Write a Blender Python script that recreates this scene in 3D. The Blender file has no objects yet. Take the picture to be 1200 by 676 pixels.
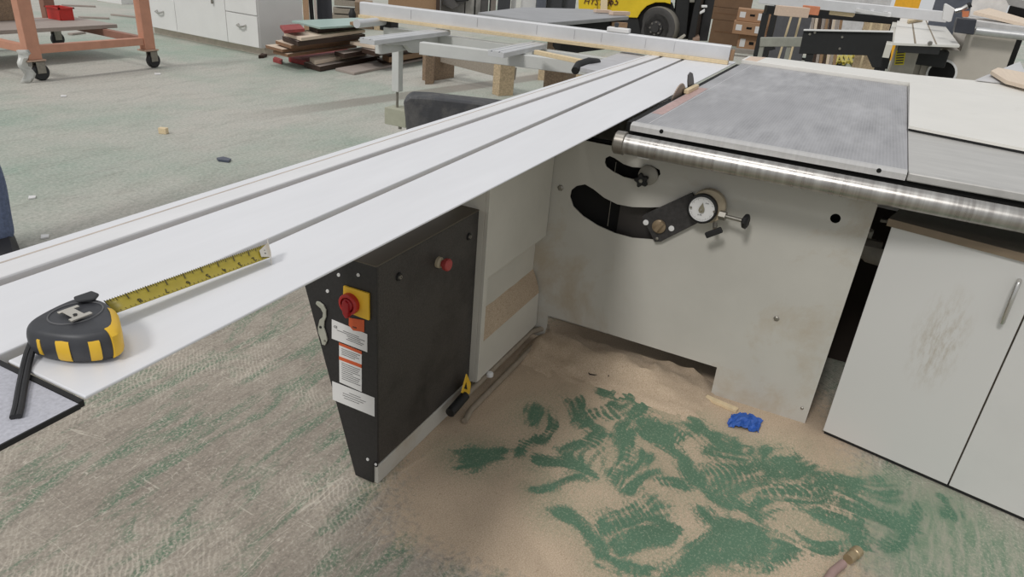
import bpy, bmesh, math, random
from mathutils import Vector, Matrix, noise
random.seed(7)
SC = bpy.context.scene
COL = SC.collection
# ------------------------------------------------------------------ camera
F = 817.565
H = 1.294
R = Matrix(((0.44423491, -0.89241446, 0.07906818),
            (-0.35839715, -0.25790212, -0.89723908),
            (0.82110098, 0.37024712, -0.43440793)))
CAM = Vector((0, 0, H))
RT = R.transposed()
def ray(u, v): return RT @ Vector(((u - 600) / F, (v - 338) / F, 1))
def G(u, v, z=0.0): d = ray(u, v); return CAM + d * ((z - H) / d.z)
def VX(u, v, x): d = ray(u, v); return CAM + d * (x / d.x)
def VY(u, v, y): d = ray(u, v); return CAM + d * (y / d.y)
def VP(u, v, p):
    d = ray(u, v); n = Vector((p[0], p[1], 0)); return CAM + d * (n.dot(Vector(p) - CAM) / n.dot(d))
def away(p): return Vector((p[0], p[1], 0)).normalized()

cd = bpy.data.cameras.new('camera'); cam = bpy.data.objects.new('camera', cd); COL.objects.link(cam)
cd.sensor_fit = 'HORIZONTAL'; cd.sensor_width = 36; cd.lens = F / 1200 * 36; cd.clip_start = .02; cd.clip_end = 300
m3 = Matrix((R[0], -R[1], -R[2])).transposed()
cam.matrix_world = Matrix.Translation(CAM) @ m3.to_4x4()
SC.camera = cam

# ------------------------------------------------------------------ materials
def lin(c):
    def f(v):
        v /= 255.0
        return v / 12.92 if v <= .04045 else ((v + .055) / 1.055) ** 2.4
    return (f(c[0]), f(c[1]), f(c[2]), 1)
def nodes(name):
    m = bpy.data.materials.new(name); m.use_nodes = True
    nt = m.node_tree; nt.nodes.clear()
    o = nt.nodes.new('ShaderNodeOutputMaterial'); b = nt.nodes.new('ShaderNodeBsdfPrincipled')
    nt.links.new(b.outputs[0], o.inputs[0])
    return m, nt, b
def nn(nt, t, **kw):
    n = nt.nodes.new(t)
    for k, v in kw.items():
        if k in n.inputs: n.inputs[k].default_value = v
        else: setattr(n, k, v)
    return n
def coords(nt, scale=(1, 1, 1), rot=(0, 0, 0)):
    tc = nn(nt, 'ShaderNodeTexCoord'); mp = nn(nt, 'ShaderNodeMapping')
    mp.inputs['Scale'].default_value = scale; mp.inputs['Rotation'].default_value = rot
    nt.links.new(tc.outputs['Object'], mp.inputs[0]); return mp.outputs[0]
def ramp(nt, src, a, b):
    r = nn(nt, 'ShaderNodeMapRange'); r.inputs[1].default_value = a; r.inputs[2].default_value = b
    r.clamp = True; nt.links.new(src, r.inputs[0]); return r.outputs[0]
def mixc(nt, fac, a, b):
    m = nn(nt, 'ShaderNodeMix', data_type='RGBA')
    if hasattr(fac, 'links'): nt.links.new(fac, m.inputs[0])
    else: m.inputs[0].default_value = fac
    for i, x in ((6, a), (7, b)):
        if hasattr(x, 'links'): nt.links.new(x, m.inputs[i])
        else: m.inputs[i].default_value = x
    return m.outputs[2]
def math_(nt, op, a, b):
    m = nn(nt, 'ShaderNodeMath', operation=op)
    for i, x in ((0, a), (1, b)):
        if hasattr(x, 'links'): nt.links.new(x, m.inputs[i])
        else: m.inputs[i].default_value = x
    return m.outputs[0]
def noise_(nt, vec, scale, detail=4, rough=.6, dist=0):
    n = nn(nt, 'ShaderNodeTexNoise'); n.inputs['Scale'].default_value = scale; n.inputs['Detail'].default_value = detail
    n.inputs['Roughness'].default_value = rough; n.inputs['Distortion'].default_value = dist
    nt.links.new(vec, n.inputs['Vector']); return n.outputs[0]
def bump(nt, b, src, strength=.2, dist=.002):
    n = nn(nt, 'ShaderNodeBump'); n.inputs['Strength'].default_value = strength; n.inputs['Distance'].default_value = dist
    nt.links.new(src, n.inputs['Height']); nt.links.new(n.outputs[0], b.inputs['Normal'])
MATS = {}
def M(name, rgb, rough=.6, metal=0, var=.12, scale=14, stretch=(1, 1, 1), bmp=0, dust=0, dustc=(190, 168, 140), dscale=5, spec=.5):
    if name in MATS: return MATS[name]
    m, nt, b = nodes(name)
    v = coords(nt, stretch); n = noise_(nt, v, scale, 5)
    c = lin(rgb); lo = [x * (1 - var) for x in c[:3]] + [1]; hi = [min(1, x * (1 + var)) for x in c[:3]] + [1]
    col = mixc(nt, ramp(nt, n, .3, .7), lo, hi)
    if dust:
        d = noise_(nt, coords(nt), dscale, 8, .7, .3)
        col = mixc(nt, ramp(nt, d, .62 - dust * .5, .75), col, lin(dustc))
    nt.links.new(col, b.inputs['Base Color'])
    b.inputs['Roughness'].default_value = rough; b.inputs['Metallic'].default_value = metal
    b.inputs['Specular IOR Level'].default_value = spec
    if bmp: bump(nt, b, n, bmp)
    MATS[name] = m; return m
def wood(name, rgb, dark=.55, rough=.7, scale=6):
    if name in MATS: return MATS[name]
    m, nt, b = nodes(name)
    n = noise_(nt, coords(nt, (1, 14, 14)), scale, 6, .6, .4)
    c = lin(rgb); col = mixc(nt, ramp(nt, n, .35, .7), c, [x * dark for x in c[:3]] + [1])
    nt.links.new(col, b.inputs['Base Color']); b.inputs['Roughness'].default_value = rough
    MATS[name] = m; return m
def chip(name, rgb):
    if name in MATS: return MATS[name]
    m, nt, b = nodes(name)
    vo = nn(nt, 'ShaderNodeTexVoronoi'); vo.inputs['Scale'].default_value = 90
    nt.links.new(coords(nt), vo.inputs['Vector'])
    c = lin(rgb)
    col = mixc(nt, ramp(nt, vo.outputs['Color'], .2, .8), c, [x * .7 for x in c[:3]] + [1])
    nt.links.new(col, b.inputs['Base Color']); b.inputs['Roughness'].default_value = .8
    MATS[name] = m; return m

alu = M('slider_aluminium', (226, 226, 229), .38, .0, .03, 3, (1, 6, 1))
alu_band = M('slider_band_aluminium', (226, 225, 226), .4, 0, .05, 4, (1, 8, 1))
alu2 = M('fence_aluminium', (208, 208, 210), .4, .1, .05, 8, (8, 1, 1))
alu_rail = M('rail_aluminium', (205, 206, 208), .35, .25, .06, 8)
dirt_groove = M('dusty_groove', (140, 128, 112), .9, 0, .25, 30)
graypaint = M('machine_grey_paint', (191, 188, 180), .45, 0, .06, 3, (1, 1, 1), 0, .18, (172, 155, 130), 2.5)
graypaint2 = M('machine_light_paint', (203, 199, 189), .5, 0, .06, 4)
blackpaint = M('black_textured_paint', (38, 37, 38), .45, 0, .25, 120, (1, 1, 1), .15)
blackdusty = M('black_dusty_panel', (64, 60, 57), .55, 0, .35, 190, (1, 1, 1), .25, .3, (34, 31, 29), 7)
black = M('black_matte', (24, 24, 25), .6, 0, .2, 20)
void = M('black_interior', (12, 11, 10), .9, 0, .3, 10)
rubber = M('black_rubber', (38, 38, 40), .55, 0, .2, 60, (1, 1, 1), .1)
darkplastic = M('charcoal_plastic', (58, 59, 63), .45, 0, .18, 40, (1, 1, 1), .08)
chrome = M('bright_steel', (200, 198, 194), .25, .9, .06, 12, (1, 30, 1))
steel = M('dull_steel', (150, 146, 138), .4, .8, .15, 40)
yellow = M('yellow_plastic', (232, 186, 52), .45, 0, .05, 20)
yellow2 = M('forklift_yellow', (222, 190, 32), .45, 0, .1, 3)
red = M('red_plastic', (176, 42, 40), .4, 0, .08, 20)
orange_lab = M('orange_label', (205, 92, 50), .6, 0, .08, 40)
white_lab = M('white_label', (222, 221, 220), .5, 0, .02, 10)
ink = M('label_ink', (70, 66, 66), .7, 0, .1, 50)
paper_yellow = M('yellow_label', (222, 205, 40), .5, 0, .05, 30)
melamine = M('white_melamine', (228, 225, 218), .35, 0, .035, 4, (1, 1, 1), 0, .05, (205, 200, 190), 3)
cabwhite = M('cabinet_white', (208, 207, 204), .4, 0, .03, 5, (1, 1, 1), 0, .06, (172, 168, 158), 2.2)
drawerwhite = M('drawer_white', (226, 225, 223), .45, 0, .03, 4)
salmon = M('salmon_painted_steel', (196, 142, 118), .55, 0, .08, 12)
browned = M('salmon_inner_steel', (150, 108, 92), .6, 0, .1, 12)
pine = wood('pine_wood', (226, 205, 168), .85)
walnut = wood('dark_walnut', (70, 52, 42), .6)
brownboard = wood('brown_board', (162, 130, 100), .75)
beigeboard = wood('beige_board', (222, 204, 184), .9)
greyboard = wood('grey_board', (170, 158, 150), .8)
plankgrey = wood('weathered_planks', (165, 155, 142), .7)
chipb = chip('chipboard', (202, 180, 148))
chipd = chip('dark_chipboard', (150, 128, 106))
card = M('cardboard', (164, 128, 98), .8, 0, .06, 10)
cardd = M('brown_carton', (116, 90, 68), .8, 0, .1, 6)
denim = M('blue_denim', (98, 110, 138), .85, 0, .25, 60, (1, 1, 1), .2)
skin = M('skin', (205, 160, 135), .5, 0, .05, 20)
shirtm = M('grey_shirt', (120, 122, 126), .85, 0, .1, 40)
hairm = M('brown_hair', (58, 44, 36), .6, 0, .2, 60)
bluem = M('blue_tape', (42, 88, 170), .6, 0, .15, 30)
pinkhose = M('pinkish_hose', (158, 132, 126), .5, 0, .1, 30)
conduit = M('grey_conduit', (150, 138, 122), .6, 0, .12, 40)
blockm = M('grey_green_block', (168, 168, 150), .75, 0, .08, 20)
throat = M('red_worn_insert', (190, 160, 155), .5, .2, .15, 60)
greensheet = M('pale_green_sheet', (160, 184, 176), .35, 0, .05, 4)
redboard = M('red_board', (150, 62, 60), .6, 0, .15, 20)
tapeyellow = M('tape_yellow', (158, 142, 48), .4, 0, .08, 60)
darkgloss = M('dark_gloss_top', (120, 110, 97), .22, 0, .2, 3, (1, 1, 1), 0, .1, (120, 106, 88), 3)
gstone = M('grey_speckled_laminate', (182, 182, 190), .6, 0, .14, 260)
greysheet = M('grey_steel_sheet', (160, 160, 162), .4, .35, .1, 5)
cablem = M('yellow_cable', (190, 176, 70), .5, 0, .1, 30)
orangem = M('orange_plastic', (230, 170, 40), .5, 0, .08, 20)
pinkwood = wood('pinkish_wood', (216, 192, 172), .9)

def steel_top():
    m, nt, b = nodes('ribbed_cast_table')
    v = coords(nt)
    w = nn(nt, 'ShaderNodeTexWave', wave_type='BANDS', bands_direction='Y'); w.inputs['Scale'].default_value = 36
    w.inputs['Distortion'].default_value = .25; w.inputs['Detail'].default_value = 1
    nt.links.new(v, w.inputs['Vector'])
    n = noise_(nt, coords(nt, (1, 4, 1)), 4, 6); n2 = noise_(nt, v, 1.6, 5, .6, .6)
    c = mixc(nt, ramp(nt, n, .3, .7), lin((138, 137, 140)), lin((190, 189, 191)))
    c = mixc(nt, ramp(nt, n2, .35, .7), c, lin((164, 163, 166)))
    c = mixc(nt, math_(nt, 'MULTIPLY', ramp(nt, w.outputs[0], .35, .9), .22), c, lin((196, 195, 197)))
    nt.links.new(c, b.inputs['Base Color']); b.inputs['Metallic'].default_value = .35
    b.inputs['Roughness'].default_value = .42
    bump(nt, b, w.outputs[0], .12, .001)
    return m
ribbed = steel_top()
leafm = M('grey_extension_steel', (190, 188, 184), .42, .2, .1, 6, (4, 1, 1))

def rail_mat():
    m, nt, b = nodes('scratched_round_rail')
    n = noise_(nt, coords(nt, (1, 26, 1)), 2.2, 3)
    c = mixc(nt, ramp(nt, n, .4, .65), lin((158, 154, 150)), lin((184, 182, 178)))
    nt.links.new(c, b.inputs['Base Color']); b.inputs['Metallic'].default_value = .85
    nt.links.new(ramp(nt, n, -.3, 2.2), b.inputs['Roughness'])
    return m
railm = rail_mat()

def sawdust_colour(nt, v):
    grain = noise_(nt, v, 300, 4, .75); med = noise_(nt, v, 3.2, 7, .65, .5); g2 = noise_(nt, v, 90, 4, .7)
    c = mixc(nt, ramp(nt, grain, .32, .68), lin((168, 144, 120)), lin((216, 198, 174)))
    c = mixc(nt, math_(nt, 'MULTIPLY', ramp(nt, med, .45, .72), .45), c, lin((150, 132, 112)))
    return mixc(nt, math_(nt, 'MULTIPLY', ramp(nt, g2, .58, .72), .5), c, lin((128, 104, 82))), grain
def sand_mat():
    m, nt, b = nodes('sawdust'); v = coords(nt); c, g = sawdust_colour(nt, v)
    nt.links.new(c, b.inputs['Base Color']); b.inputs['Roughness'].default_value = .95; bump(nt, b, g, .5, .003)
    return m
sandm = sand_mat()
def floor_mat():
    m, nt, b = nodes('dusty_green_concrete')
    v = coords(nt)
    def attr(n):
        a = nn(nt, 'ShaderNodeAttribute'); a.attribute_name = n; return a.outputs['Fac']
    bare, saw, near, dusty = attr('bare'), attr('sawdust'), attr('near'), attr('dusty_green')
    def K(x, k): return math_(nt, 'MULTIPLY', x, k)
    fine = noise_(nt, v, 55, 8, .7, .3)
    gran = noise_(nt, v, 130, 5, .75)
    strk = noise_(nt, coords(nt, (5, 24, 1), (0, 0, .42)), 1.8, 8, .7, .5)
    strk2 = noise_(nt, coords(nt, (2, 8, 1), (0, 0, -.5)), 1.3, 7, .7, .7)
    scr = noise_(nt, coords(nt, (1.2, 9, 1), (0, 0, -.62)), 1.5, 3, .5, .4)
    scr2 = noise_(nt, coords(nt, (7, 1.3, 1), (0, 0, .3)), 1.2, 3, .5, .6)
    big = noise_(nt, v, .6, 5, .6)
    med = noise_(nt, v, 2.6, 8, .68, .5)
    comb = nn(nt, 'ShaderNodeTexWave'); comb.inputs['Scale'].default_value = 26; comb.inputs['Distortion'].default_value = 9
    comb.inputs['Detail'].default_value = 2; comb.inputs['Detail Scale'].default_value = .5
    nt.links.new(coords(nt, (1, 1, 1), (0, 0, .7)), comb.inputs['Vector'])
    # worn pale green-grey concrete
    c = mixc(nt, ramp(nt, big, .42, .66), lin((182, 178, 169)), lin((140, 160, 145)))
    c = mixc(nt, K(ramp(nt, med, .4, .7), .55), c, lin((174, 175, 167)))
    c = mixc(nt, K(ramp(nt, strk2, .5, .7), .45), c, lin((132, 130, 121)))
    c = mixc(nt, K(ramp(nt, fine, .5, .66), .45), c, lin((206, 205, 196)))
    c = mixc(nt, K(ramp(nt, fine, .5, .34), .45), c, lin((118, 126, 115)))
    c = mixc(nt, K(ramp(nt, gran, .56, .72), .35), c, lin((214, 212, 202)))
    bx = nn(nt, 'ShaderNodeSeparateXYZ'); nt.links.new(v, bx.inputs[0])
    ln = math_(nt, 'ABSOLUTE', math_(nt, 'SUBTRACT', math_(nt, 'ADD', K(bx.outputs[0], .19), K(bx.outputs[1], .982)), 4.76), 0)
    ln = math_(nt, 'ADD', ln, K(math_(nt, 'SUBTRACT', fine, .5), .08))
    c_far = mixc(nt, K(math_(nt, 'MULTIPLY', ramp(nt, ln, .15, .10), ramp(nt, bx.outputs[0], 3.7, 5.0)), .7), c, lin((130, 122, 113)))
    # brown dust trodden over the paint near the saw
    n_ = mixc(nt, ramp(nt, med, .35, .65), lin((150, 140, 128)), lin((172, 163, 150)))
    n_ = mixc(nt, K(ramp(nt, strk, .48, .64), .45), n_, lin((112, 104, 95)))
    gm = math_(nt, 'MULTIPLY', ramp(nt, strk2, .50, .60), ramp(nt, gran, .60, .44))
    n_ = mixc(nt, K(gm, .85), n_, lin((82, 122, 95)))
    n_ = mixc(nt, K(math_(nt, 'MULTIPLY', ramp(nt, comb.outputs[0], .55, .9), ramp(nt, med, .5, .62)), .5), n_, lin((206, 196, 180)))
    n_ = mixc(nt, K(ramp(nt, gran, .53, .68), .65), n_, lin((212, 204, 190)))
    n_ = mixc(nt, K(ramp(nt, gran, .46, .32), .55), n_, lin((94, 88, 80)))
    n_ = mixc(nt, K(ramp(nt, fine, .50, .34), .35), n_, lin((104, 96, 88)))
    for q, w_ in ((scr, .0035), (scr2, .002)):
        n_ = mixc(nt, K(ramp(nt, math_(nt, 'ABSOLUTE', math_(nt, 'SUBTRACT', q, .52), 0), w_, w_ * .3), .4), n_, lin((222, 214, 198)))
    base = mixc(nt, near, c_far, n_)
    dg = mixc(nt, ramp(nt, strk, .42, .62), lin((104, 132, 108)), lin((160, 160, 144)))
    dg = mixc(nt, K(ramp(nt, gran, .5, .66), .6), dg, lin((196, 190, 170)))
    dm = ramp(nt, math_(nt, 'ADD', dusty, K(math_(nt, 'SUBTRACT', med, .5), .8)), .3, .7)
    c_saw, grain = sawdust_colour(nt, v)
    sm = ramp(nt, math_(nt, 'ADD', saw, K(math_(nt, 'SUBTRACT', fine, .5), 1.0)), .32, .62)
    base = mixc(nt, sm, base, c_saw)
    base = mixc(nt, K(dm, .85), base, dg)
    c_green = mixc(nt, ramp(nt, med, .3, .7), lin((56, 96, 74)), lin((92, 128, 104)))
    c_green = mixc(nt, K(ramp(nt, gran, .52, .68), .7), c_green, lin((168, 176, 152)))
    halo = math_(nt, 'MULTIPLY', attr('halo'), ramp(nt, math_(nt, 'ADD', K(gran, .6), K(med, .4)), .45, .58))
    base = mixc(nt, K(halo, .6), base, lin((112, 132, 106)))
    bs = math_(nt, 'ADD', bare, math_(nt, 'ADD', K(math_(nt, 'SUBTRACT', gran, .5), 1.7), K(math_(nt, 'SUBTRACT', strk, .5), .8)))
    gmask = math_(nt, 'MULTIPLY', ramp(nt, bs, .30, .70), ramp(nt, bare, .03, .3))
    base = mixc(nt, K(gmask, .95), base, c_green)
    nt.links.new(base, b.inputs['Base Color']); b.inputs['Roughness'].default_value = .78
    bump(nt, b, math_(nt, 'ADD', K(grain, .5), math_(nt, 'SUBTRACT', fine, gmask)), .35, .003)
    return m

# ------------------------------------------------------------------ mesh helpers
class MB:
    def __init__(s): s.v = []; s.f = []; s.s = []
    def add(s, vs, fs, smooth=False):
        o = len(s.v); s.v += [Vector(p) for p in vs]
        for f in fs: s.f.append([i + o for i in f]); s.s.append(smooth)
        return s
    def box(s, x0, x1, y0, y1, z0, z1):
        return s.hexa([(x0, y0, z0), (x1, y0, z0), (x1, y1, z0), (x0, y1, z0), (x0, y0, z1), (x1, y0, z1), (x1, y1, z1), (x0, y1, z1)])
    def hexa(s, p):
        return s.add(p, [(0, 3, 2, 1), (4, 5, 6, 7), (0, 1, 5, 4), (1, 2, 6, 5), (2, 3, 7, 6), (3, 0, 4, 7)])
    def prism(s, pts, vec):
        pts = [Vector(p) for p in pts]; vec = Vector(vec); n = len(pts)
        vs = pts + [p + vec for p in pts]
        return s.add(vs, [tuple(range(n))[::-1], tuple(range(n, 2 * n))] + [(i, (i + 1) % n, n + (i + 1) % n, n + i) for i in range(n)])
    def bar(s, a, b, w, h, up=(0, 0, 1)):
        a = Vector(a); b = Vector(b); d = (b - a).normalized(); up = Vector(up)
        x = d.cross(up)
        if x.length < 1e-4: x = d.cross(Vector((1, 0, 0)))
        x.normalize(); y = x.cross(d)
        return s.prism([a + x * w / 2 + y * h / 2, a - x * w / 2 + y * h / 2, a - x * w / 2 - y * h / 2, a + x * w / 2 - y * h / 2], b - a)
    def frame(s, d):
        d = Vector(d).normalized(); x = d.cross(Vector((0, 0, 1)))
        if x.length < 1e-3: x = Vector((1, 0, 0))
        x.normalize(); return d, x, x.cross(d)
    def lathe(s, c, axis, prof, n=24, sm=True):
        """prof: list of (along, radius)"""
        d, x, y = s.frame(axis); c = Vector(c); vs = []; fs = []
        for (t, r) in prof:
            for k in range(n):
                a = 2 * math.pi * k / n; vs.append(c + d * t + (x * math.cos(a) + y * math.sin(a)) * r)
        for i in range(len(prof) - 1):
            for k in range(n):
                fs.append((i * n + k, i * n + (k + 1) % n, (i + 1) * n + (k + 1) % n, (i + 1) * n + k))
        s.add(vs, fs, sm); o = len(s.v) - len(vs)
        for e, rev in ((0, 1), (len(prof) - 1, 0)):
            if prof[e][1] > 1e-5:
                r_ = [o + e * n + k for k in range(n)]; s.f.append(r_[::-1] if rev else r_); s.s.append(False)
        return s
    def cyl(s, a, b, r, n=20):
        a = Vector(a); b = Vector(b); return s.lathe(a, b - a, [(0, r), ((b - a).length, r)], n)
    def tube(s, pts, r, n=8, closed=False):
        pts = [Vector(p) for p in pts]; m = len(pts); vs = []; fs = []; prev = None
        for i, p in enumerate(pts):
            t = (pts[min(i + 1, m - 1)] - pts[max(i - 1, 0)]).normalized()
            if prev is None:
                _, x, _ = s.frame(t)
            else:
                x = (prev - t * prev.dot(t)).normalized()
            prev = x; y = t.cross(x); rr = r[i] if isinstance(r, (list, tuple)) else r
            for k in range(n):
                a = 2 * math.pi * k / n; vs.append(p + (x * math.cos(a) + y * math.sin(a)) * rr)
        for i in range(m - 1):
            for k in range(n): fs.append((i * n + k, i * n + (k + 1) % n, (i + 1) * n + (k + 1) % n, (i + 1) * n + k))
        s.add(vs, fs, True); o = len(s.v) - len(vs)
        s.f.append([o + k for k in range(n)][::-1]); s.s.append(False)
        s.f.append([o + (m - 1) * n + k for k in range(n)]); s.s.append(False)
        return s
    def text(s, txt, size, o, xd, yd, ext=.0004, align='LEFT', shear=0):
        c = bpy.data.curves.new('t', 'FONT'); c.body = txt; c.size = size; c.extrude = ext; c.align_x = align; c.resolution_u = 2; c.shear = shear
        return s.from_curve(c, o, xd, yd)
    def plate(s, outer, holes, o, xd, yd, t):
        c = bpy.data.curves.new('p', 'CURVE'); c.dimensions = '2D'; c.fill_mode = 'BOTH'; c.extrude = t / 2
        for loop in [outer] + holes:
            sp = c.splines.new('POLY'); sp.points.add(len(loop) - 1); sp.use_cyclic_u = True
            for q, p in zip(sp.points, loop): q.co = (p[0], p[1], 0, 1)
        return s.from_curve(c, o, xd, yd)
    def from_curve(s, c, o, xd, yd):
        ob = bpy.data.objects.new('tmp', c); COL.objects.link(ob); bpy.context.view_layer.update()
        me = bpy.data.meshes.new_from_object(ob)
        o = Vector(o); xd = Vector(xd).normalized(); yd = Vector(yd).normalized(); zd = xd.cross(yd)
        s.add([o + xd * q.co.x + yd * q.co.y + zd * q.co.z for q in me.vertices], [tuple(p.vertices) for p in me.polygons])
        bpy.data.objects.remove(ob); bpy.data.curves.remove(c); bpy.data.meshes.remove(me)
        return s

def build(name, mb, mat, parent=None, bevel=0, label=None, origin=None):
    bm = bmesh.new(); vs = [bm.verts.new(p) for p in mb.v]
    for f, sm in zip(mb.f, mb.s):
        try:
            fc = bm.faces.new([vs[i] for i in f]); fc.smooth = sm
        except ValueError: pass
    bmesh.ops.remove_doubles(bm, verts=bm.verts, dist=1e-5)
    bmesh.ops.recalc_face_normals(bm, faces=bm.faces)
    base = world_of(parent) if parent else None
    if base is None:
        if origin is None:
            lo = Vector((min(p.x for p in mb.v), min(p.y for p in mb.v), min(p.z for p in mb.v)))
            hi = Vector((max(p.x for p in mb.v), max(p.y for p in mb.v), max(p.z for p in mb.v)))
            origin = Vector(((lo.x + hi.x) / 2, (lo.y + hi.y) / 2, lo.z))
        base = Vector(origin)
    bmesh.ops.translate(bm, verts=bm.verts, vec=-base)
    me = bpy.data.meshes.new(name); bm.to_mesh(me); bm.free()
    me.materials.append(mat)
    if any(mb.s): me.set_sharp_from_angle(angle=.7)
    o = bpy.data.objects.new(name, me); COL.objects.link(o)
    if parent: o.parent = parent
    else: o.location = base
    if bevel:
        b = o.modifiers.new('bevel', 'BEVEL'); b.width = bevel; b.segments = 2; b.limit_method = 'ANGLE'; b.angle_limit = .6
    if label: o['label'] = label
    return o
def world_of(o):
    p = Vector((0, 0, 0))
    while o: p += o.location; o = o.parent
    return p
def tag(o, label, cat, group=None):
    o['label'] = label; o['category'] = cat
    if group: o['group'] = group
    return o
def thing(name, label, cat, loc, group=None):
    o = bpy.data.objects.new(name, None); COL.objects.link(o); o.location = Vector(loc); o.empty_display_size = .05
    return tag(o, label, cat, group)
def solo(name, mb, mat, label, cat, group=None, bevel=0): return tag(build(name, mb, mat, None, bevel), label, cat, group)
X = Vector((1, 0, 0)); Y = Vector((0, 1, 0)); Z = Vector((0, 0, 1))
def lp(a, b, t): return Vector(a) * (1 - t) + Vector(b) * t

# ------------------------------------------------------------------ floor
def seg_d(p, a, b):
    ab = b - a; t = max(0, min(1, (p - a).dot(ab) / max(1e-9, ab.dot(ab)))); return (p - a - ab * t).length
PATCH = [  # image-sampled strokes of bare green paint: (u0, v0, u1, v1, half-width px)
    (812, 503, 862, 522, 11), (848, 560, 930, 545, 20), (925, 556, 1025, 570, 13), (868, 583, 897, 612, 10), (990, 585, 1062, 612, 20),
    (948, 630, 1008, 640, 12), (798, 672, 865, 625, 18), (800, 540, 855, 592, 8), (1097, 578, 1112, 602, 6), (556, 535, 572, 535, 14),
    (603, 532, 622, 516, 8), (632, 516, 641, 492, 7), (630, 540, 685, 552, 6), (668, 538, 702, 506, 9), (716, 548, 742, 500, 11),
    (730, 562, 748, 535, 9), (757, 492, 798, 540, 11), (720, 620, 765, 600, 22), (740, 640, 775, 625, 12), (783, 572, 800, 568, 7),
    (775, 610, 790, 622, 6), (718, 460, 748, 470, 8), (688, 492, 722, 478, 10), (755, 490, 792, 512, 8), (612, 490, 622, 484, 7),
    (900, 600, 960, 580, 14), (860, 640, 930, 650, 16), (740, 575, 760, 560, 8), (1025, 600, 1066, 618, 9), (870, 545, 900, 530, 10)]
PATCH += [(660, 600, 700, 640, 12), (820, 590, 850, 640, 9), (905, 575, 960, 560, 12), (842, 612, 900, 640, 13), (960, 600, 1010, 620, 15), (700, 650, 760, 668, 10),
    (676, 470, 700, 500, 7), (738, 480, 760, 470, 8), (775, 520, 812, 560, 8), (640, 575, 668, 560, 6), (838, 530, 880, 536, 9), (1040, 640, 1080, 600, 8)]
STROKES = []
for k_, (a, b, c, d, w) in enumerate(PATCH):
    A = G(a, b); B = G(c, d); dd = (B - A).normalized()
    STROKES.append((A, B, (G((a + c) / 2, (b + d) / 2) - G((a + c) / 2, (b + d) / 2 + w)).length * .78 + .012, dd, Vector((-dd.y, dd.x, 0)), k_ % 3 != 0, k_ * 3.7))
def seq(*parts):
    r = []
    for a, b, st in parts:
        n = max(1, round((b - a) / st)); r += [a + (b - a) * i / n for i in range(n)]
    return r + [parts[-1][1]]
xs = seq((-8, 0, 2), (0, 1.0, .25), (1.0, 1.3, .012), (1.3, 2.2, .0065), (2.2, 2.7, .016), (2.7, 5, .3), (5, 45, 4))
ys = seq((-30, -3, 3), (-3, -.9, .3), (-.9, -.75, .02), (-.75, .75, .0065), (.75, 1.06, .014), (1.06, 4, .3), (4, 40, 4))
vs = []; bare = []; saw = []; near = []; dusty = []; halo = []
for x in xs:
    for y in ys:
        p = Vector((x, y, 0)); vs.append(p); bv = 0; hv = 0
        if 1.1 < x < 2.3 and -.9 < y < .85:
            q = p + Vector((noise.noise(p * 7), noise.noise(p * 7 + Vector((5, 5, 5))), 0)) * .045
            for A, B, w, dd, nv, ridged, ph in STROKES:
                if abs(q.x - (A.x + B.x) / 2) > .32 or abs(q.y - (A.y + B.y) / 2) > .32: continue
                d = seg_d(q, A, B)
                hv = max(hv, 1 - d / (w * 2.6 + .02))
                if d < w * 1.7:
                    t = max(0, min(1, 1.25 - d / (w * 1.2)))
                    a_ = (q - A).dot(dd); b_ = (q - A).dot(nv)
                    t += .62 * noise.noise(Vector((a_ * 8, b_ * 95, ph))) * min(1, t * 3) + .45 * noise.noise(Vector((q.x * 22, q.y * 22, ph))) - .12
                    if ridged: t -= .75 * max(0, math.sin(2 * math.pi * a_ / .016 + 6 * noise.noise(Vector((b_ * 14, a_ * 5, ph)))) - .1) * max(0, .45 + 1.1 * noise.noise(Vector((a_ * 12, b_ * 12, ph + 9))))
                    bv = max(bv, t)
            bv = max(0, min(1, bv))
        bare.append(bv); halo.append(max(0, min(1, hv * 1.4)))
        e = min((x - .95) / .25, (1.05 - y) / .15, (y + .52 + (2.1 - x) * .25) / .3, 1)
        e2 = max(0, 1 - max(0, math.hypot((x - 1.75) / 1.0, (y - .35) / .8) - .45) / .5)
        saw.append(max(0, min(1, e * .9 + .1, .25 + e2)) * (1 if y < 1.05 and x > .9 else 0))
        dusty.append(max(0, min(1, 1.1 - math.hypot((x - 1.72) / .42, (y + .52) / .36))))
        dd = math.hypot(x - .8, y - .6)
        near.append(max(0, min(1, (2.55 - dd) / 1.1)))
ny = len(ys); fs = [(i * ny + j, (i + 1) * ny + j, (i + 1) * ny + j + 1, i * ny + j + 1) for i in range(len(xs) - 1) for j in range(ny - 1)]
me = bpy.data.meshes.new('floor'); me.from_pydata(vs, [], fs)
for nm, dat in (('bare', bare), ('sawdust', saw), ('near', near), ('dusty_green', dusty), ('halo', halo)):
    a = me.attributes.new(nm, 'FLOAT', 'POINT'); a.data.foreach_set('value', dat)
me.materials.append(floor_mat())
fl = bpy.data.objects.new('floor', me); COL.objects.link(fl); fl['kind'] = 'structure'

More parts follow.
